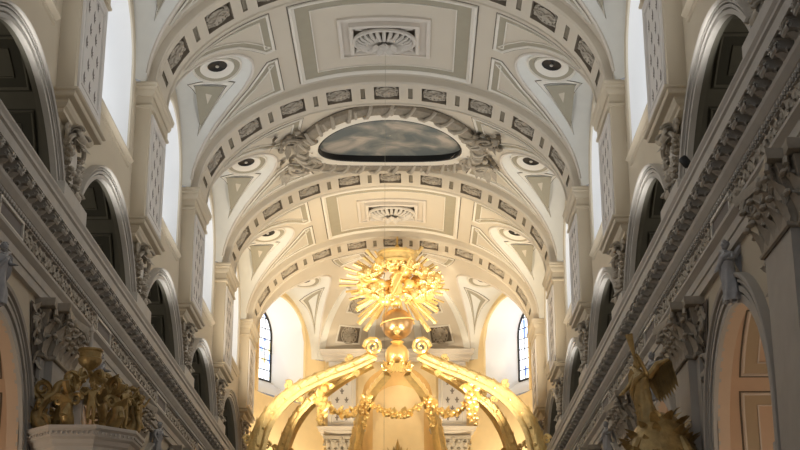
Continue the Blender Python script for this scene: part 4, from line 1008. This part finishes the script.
m = MB(); m.lathe([(0, 20.62), (.7, 20.62), (.86, 20.58), (.86, 20.48), (.8, 20.44), (.8, 20.18), (.9, 20.12), (.9, 20.05), (.75, 20.02), (0, 20.02)], 28, (cx, cy, 0)); obj('drum', m, 'gold', t)
m = MB(); m.lathe([(.02, 21.35), (.05, 21.2), (.03, 21.0), (.1, 20.9), (.06, 20.8), (.1, 20.7), (.14, 20.62)], 12, (cx, cy, 0)); obj('knob', m, 'golddk', t)
# ================================================================ KEYSTONE ANGELS
for s in (-1, 1):
    for k in (-1, 0, 1, 2):
        t = thing('keystone_angel', f'greyish white angel perched over the {ORD[k]} arcade arch on the {SIDE[s]}' if k >= 0 else f'greyish white angel behind the viewer on the {SIDE[s]}', 'statue', (s*6.2, yc(k), 8.2), 'angels on the arcade keystones')
        figure(t, (s*6.32, yc(k)-.62, 8.22), 1.14, (-s*.8, -.6, 0), 'blue', [(.06, .14, -.12), (.06, .12, -.22)], lean=(-s*.05, 0, 0), tilt=-.3, wsc=.95)
# ================================================================ PULPIT SOUNDING BOARD (left)
px_, py_ = -5.42, 27.45
t = thing('sounding_board', 'cream octagonal sounding board below the gilded urn on the left', 'canopy', (px_, py_, 5.9))
m = MB(); m.lathe([(0, 5.75), (.8, 5.78), (.98, 5.85), (1.0, 6.0), (.95, 6.03), (.95, 6.3), (1.0, 6.34), (1.02, 6.42), (1.1, 6.46), (1.1, 6.56), (1.16, 6.6), (1.16, 6.66), (.9, 6.7), (0, 6.72)], 8, (px_, py_, 0), mtx=Matrix.Rotation(PI/8, 3, 'Z')); obj('board', m, 'white', t, smooth=False)
m = MB()
for i in range(8):
    a = PI/4*i; d = Vector((math.cos(a), math.sin(a), 0)); sd = Vector((-math.sin(a), math.cos(a), 0)); c0 = Vector((px_, py_, 6.52))+d*1.04
    for j in range(9): m.blob(c0+sd*(j-4)*.095, (.028, .028, .03), n=5, m=4)
obj('bead_course', m, 'white', t)
m = MB(); m.box((-6.6, py_-.2, 5.9), (px_-.6, py_+.5, 6.4)); obj('wall_bracket', m, 'white', t, smooth=False)
# gilded console scrolls carrying an urn
for i in range(6):
    a = 2*PI*i/6+.35; d = Vector((math.cos(a), math.sin(a), 0)); c0 = Vector((px_, py_, 0)); nm = ['facing the nave', 'turned to the altar', 'at the back', 'beside the leafy pilaster', 'nearest the viewer', 'at the front corner'][i]
    m = MB(); q = lambda r, z: c0+d*r+Vector((0, 0, z))
    m.tube(smooth_path([q(.80, 6.72), q(.95, 6.95), q(.82, 7.25), q(.62, 7.42), q(.55, 7.6), q(.3, 7.7), q(.12, 7.82)]), [.135-.0025*j for j in range(37)], 10)
    m.spiral(q(.86, 6.84), d, (0, 0, 1), .2, 1.6, .08); m.spiral(q(.86, 7.5), d, (0, 0, 1), .2, 1.7, .07, sgn=-1); m.spiral(q(.32, 7.72), -d, (0, 0, 1), .16, 1.5, .06)
    for e in (-1, 1): m.spiral(q(.93, 7.15)+Vector((-d.y, d.x, 0))*e*.17, (-d.y*e, d.x*e, 0), (0, 0, 1), .12, 1.5, .045)
    for z in (7.0, 7.25, 7.5): m.leaf(q(.95-(z-7)*.5, z), q(1.12-(z-7)*.6, z+.22), .12, .1, d)
    tag(obj('gilded_scroll', m, 'bronze'), f'gilded leafy scroll rising to the urn on the sounding board, {nm}', 'ornament', 'gilded scrolls of the pulpit top')
t = thing('gilded_urn', 'round gilded urn topping the pulpit sounding board', 'urn', (px_, py_, 7.8))
m = MB(); m.lathe([(0, 7.78), (.08, 7.8), (.1, 7.86), (.05, 7.92), (.12, 7.97), (.2, 8.04), (.235, 8.12), (.235, 8.14), (.21, 8.16), (.215, 8.27), (.245, 8.30), (.245, 8.33), (.19, 8.34), (.0, 8.3)], 24, (px_, py_, 0)); obj('bowl', m, 'bronze', t)
m = MB(); m.lathe([(.06, 8.32), (.04, 8.42), (.03, 8.66), (.06, 8.7), (.02, 8.82), (0, 8.88)], 10, (px_, py_, 0)); obj('spike', m, 'white', t)
for (dx, dy, F, h, lb) in ((.28, -.85, (.1, -1, 0), .8, 'gilded putto statue seated at the near edge of the sounding board'), (.8, -.45, (.7, -.75, 0), .85, 'gilded putto statue on the nave side of the sounding board'), (.95, .25, (.95, -.3, 0), .8, 'gilded putto statue at the far corner of the sounding board')):
    t = thing('putto_statue', lb, 'statue', (px_+dx, py_+dy, 6.7), 'putti of the pulpit top'); figure(t, (px_+dx, py_+dy, 6.68), h, F, 'bronze', [(.16, .12, .1), (.14, .16, -.05)], tilt=-.1, robe=False, wsc=.8)
t = thing('tablet', 'pale stone tablet standing between the gilded putti', 'tablet', (px_-.02, py_-.78, 6.68)); m = MB(); m.box((px_-.12, py_-.85, 6.68), (px_+.1, py_-.72, 7.25)); m.lathe([(.11, 7.25), (.09, 7.32), (.0, 7.36)], 10, (px_-.01, py_-.785, 0)); obj('slab', m, 'white', t, smooth=False)
# ================================================================ GILDED THRONE TOP (right)
bx, by = 5.55, 28.0
t = thing('throne_canopy', 'domed gilded canopy top covered in leaves below the gilded angel', 'canopy', (bx, by, 0))
m = MB(); m.lathe([(.95, 4.9), (1.0, 5.1), (.95, 5.5), (.85, 5.9), (.7, 6.4), (.5, 6.85), (.3, 7.1), (.0, 7.15)], 20, (bx+.1, by, 0)); obj('dome', m, 'bronze', t)
m = MB(); rnd = random.Random(21)
for i in range(340):
    a = rnd.uniform(0, 2*PI); z = rnd.uniform(5.0, 7.1); r = .98-.13*(z-5)/.9 if z < 5.9 else .85-.3*(z-5.9)/.5 if z < 6.4 else .55-.4*(z-6.4)/.7; r = max(r, .15)+(.12 if z > 6.1 else .02); d = Vector((math.cos(a), math.sin(a), 0)); p = Vector((bx+.1, by, z))+d*r
    m.leaf(p-d*.03, p+d*.05+Vector((rnd.uniform(-.1, .1), rnd.uniform(-.1, .1), rnd.choice((-1, 1))*.2)), .09, .12, d, n=4)
obj('leaf_cover', m, 'bronze', t)
for i in range(4):
    m = MB(); a = PI/2*i+.6; d = Vector((math.cos(a), math.sin(a), 0)); c0 = Vector((bx+.1, by, 0))+d*.9
    m.spiral(c0+Vector((0, 0, 5.9)), d, (0, 0, 1), .3, 1.6, .1); m.tube(smooth_path([c0+Vector((0, 0, 5.0)), c0+d*.15+Vector((0, 0, 5.5)), c0+Vector((0, 0, 6.0)), c0-d*.35+Vector((0, 0, 6.6))]), .1, 8); obj('scroll', m, 'bronze', t)
m = MB(); m.lathe([(0, 0), (1.05, 0), (1.05, .4), (.5, .6), (.42, 4.4), (.9, 4.75), (.98, 4.92), (0, 4.95)], 20, (bx+.1, by, 0)); obj('support', m, 'bronze', t)
t = thing('gilded_angel', 'old gold angel with raised wings and trumpet on the throne canopy', 'statue', (bx-.1, by, 7.1))
figure(t, (bx-.12, by-.1, 6.72), 1.5, (-.75, -.66, 0), 'bronze', [(.1, .2, .14), (.12, .14, -.2)], lean=(-.10, 0, 0), tilt=.15)
m = MB(); m.tube([(bx-.35, by-.45, 7.95), (bx-.42, by-.5, 8.25), (bx-.5, by-.55, 8.62)], [.03, .035, .08], 8); obj('trumpet', m, 'bronze', t)
# spotlight on the cornice, small fittings
t = thing('spotlight', 'small black spotlight standing on the cornice beside the nearest right plinth', 'spotlight', (6.12, 26.3, 11.34))
m = MB(); m.lathe([(.04, 0), (.08, .02), (.09, .08), (.09, .2), (.07, .23), (0, .23)], 14, (6.15, 26.0, 11.55), mtx=Matrix.Rotation(R(-35), 3, 'Y')); obj('lamp_head', m, 'black', t)
m = MB(); m.lathe([(.12, 11.33), (.12, 11.37), (.03, 11.4), (.03, 11.62)], 10, (6.15, 26.05, 0)); obj('foot', m, 'black', t)
t = thing('wall_bracket_lamp', 'small white bracket fitting inside the nearest right aisle arch', 'lamp', (6.62, 22.3, 5.6))
m = MB(); m.box((6.45, 22.3, 5.5), (6.6, 22.55, 5.62)); m.box((6.5, 22.35, 5.3), (6.58, 22.5, 5.5)); obj('bracket', m, 'white', t, smooth=False)
# ================================================================ LIGHT
def lamp(kind, name, loc, energy, col, size=.5, tgt=None, spot=None, blend=.6):
    l = bpy.data.lights.new(name, kind); l.energy = energy; l.color = col
    if kind == 'AREA': l.size = size
    else: l.shadow_soft_size = size
    if spot: l.spot_size = R(spot); l.spot_blend = blend
    o = bpy.data.objects.new(name, l); C.objects.link(o); o.location = loc
    if tgt is not None: o.rotation_euler = (Vector(tgt)-Vector(loc)).to_track_quat('-Z', 'Y').to_euler()
    return o
WARM = (1, .81, .54); SOFT = (1, .985, .95)
for s in (-1, 1):
    lamp('SPOT', 'choir_uplight', (s*5.75, 54.6, 11.9), 2000, WARM, .3, (-s*1.0, 60.5, 21), 84)
    lamp('SPOT', 'choir_uplight', (s*5.7, 49.2, 11.9), 1000, WARM, .3, (-s*1.5, 54.5, 21), 100)
    lamp('SPOT', 'apse_floodlight', (s*3.6, 63.6, 11.0), 800, WARM, .3, (s*4.6, 67.2, 18), 130)
    lamp('SPOT', 'dome_fill_spot', (s*5.75, 53.4, 11.9), 2600, (1, .85, .64), .3, (s*1.5, 67, 20.2), 46)  # unseen spot added to brighten the half dome
    lamp('SPOT', 'glory_spotlight', (s*5.8, 50.0, 12.0), 4600, (1, .88, .66), .15, (cx, cy, 19.0), 16, .5)
    lamp('SPOT', 'canopy_spotlight', (s*5.8, 46.0, 12.0), 650, (1, .86, .62), .15, (s*2.0, cy, 14.5), 26, .6)
    for k in (0, 1, 2, 3): lamp('SPOT', 'vault_uplight', (s*6.0, yc(k), 11.8), 430, SOFT, .3, (-s*2, yc(k)+.5, 21), 130)
    for k in (-1, 0, 1, 2): lamp('POINT', 'aisle_lamp', (s*9.0, yc(k)-.8, 4.2), 170, (1, .88, .72), .25)
    for k in (0, 1, 2, 3, 4): lamp('POINT', 'gallery_fill_light', (s*10.4, yc(k)-1.2, 12.0), 150, (1, .93, .82), .25)  # unseen fill lights added to lift the black gallery vaults
w = bpy.data.worlds.new('daylight'); bpy.context.scene.world = w; w.use_nodes = True
w.node_tree.nodes['Background'].inputs['Color'].default_value = (.95, .97, 1, 1); w.node_tree.nodes['Background'].inputs['Strength'].default_value = .25
# ================================================================ CAMERA
cam = bpy.data.cameras.new('camera'); co = bpy.data.objects.new('camera', cam); C.objects.link(co); bpy.context.scene.camera = co
cam.sensor_width = 36; cam.lens = 36*1450/800; cam.clip_end = 400
co.location = (.83, 0, 1.6); co.rotation_euler = (R(90)+math.atan(490/1450), 0, math.atan(13/math.hypot(1450, 490)))
v = bpy.context.scene.view_settings; v.view_transform = 'Standard'; v.look = 'None'; v.gamma = 1; v.exposure = .07
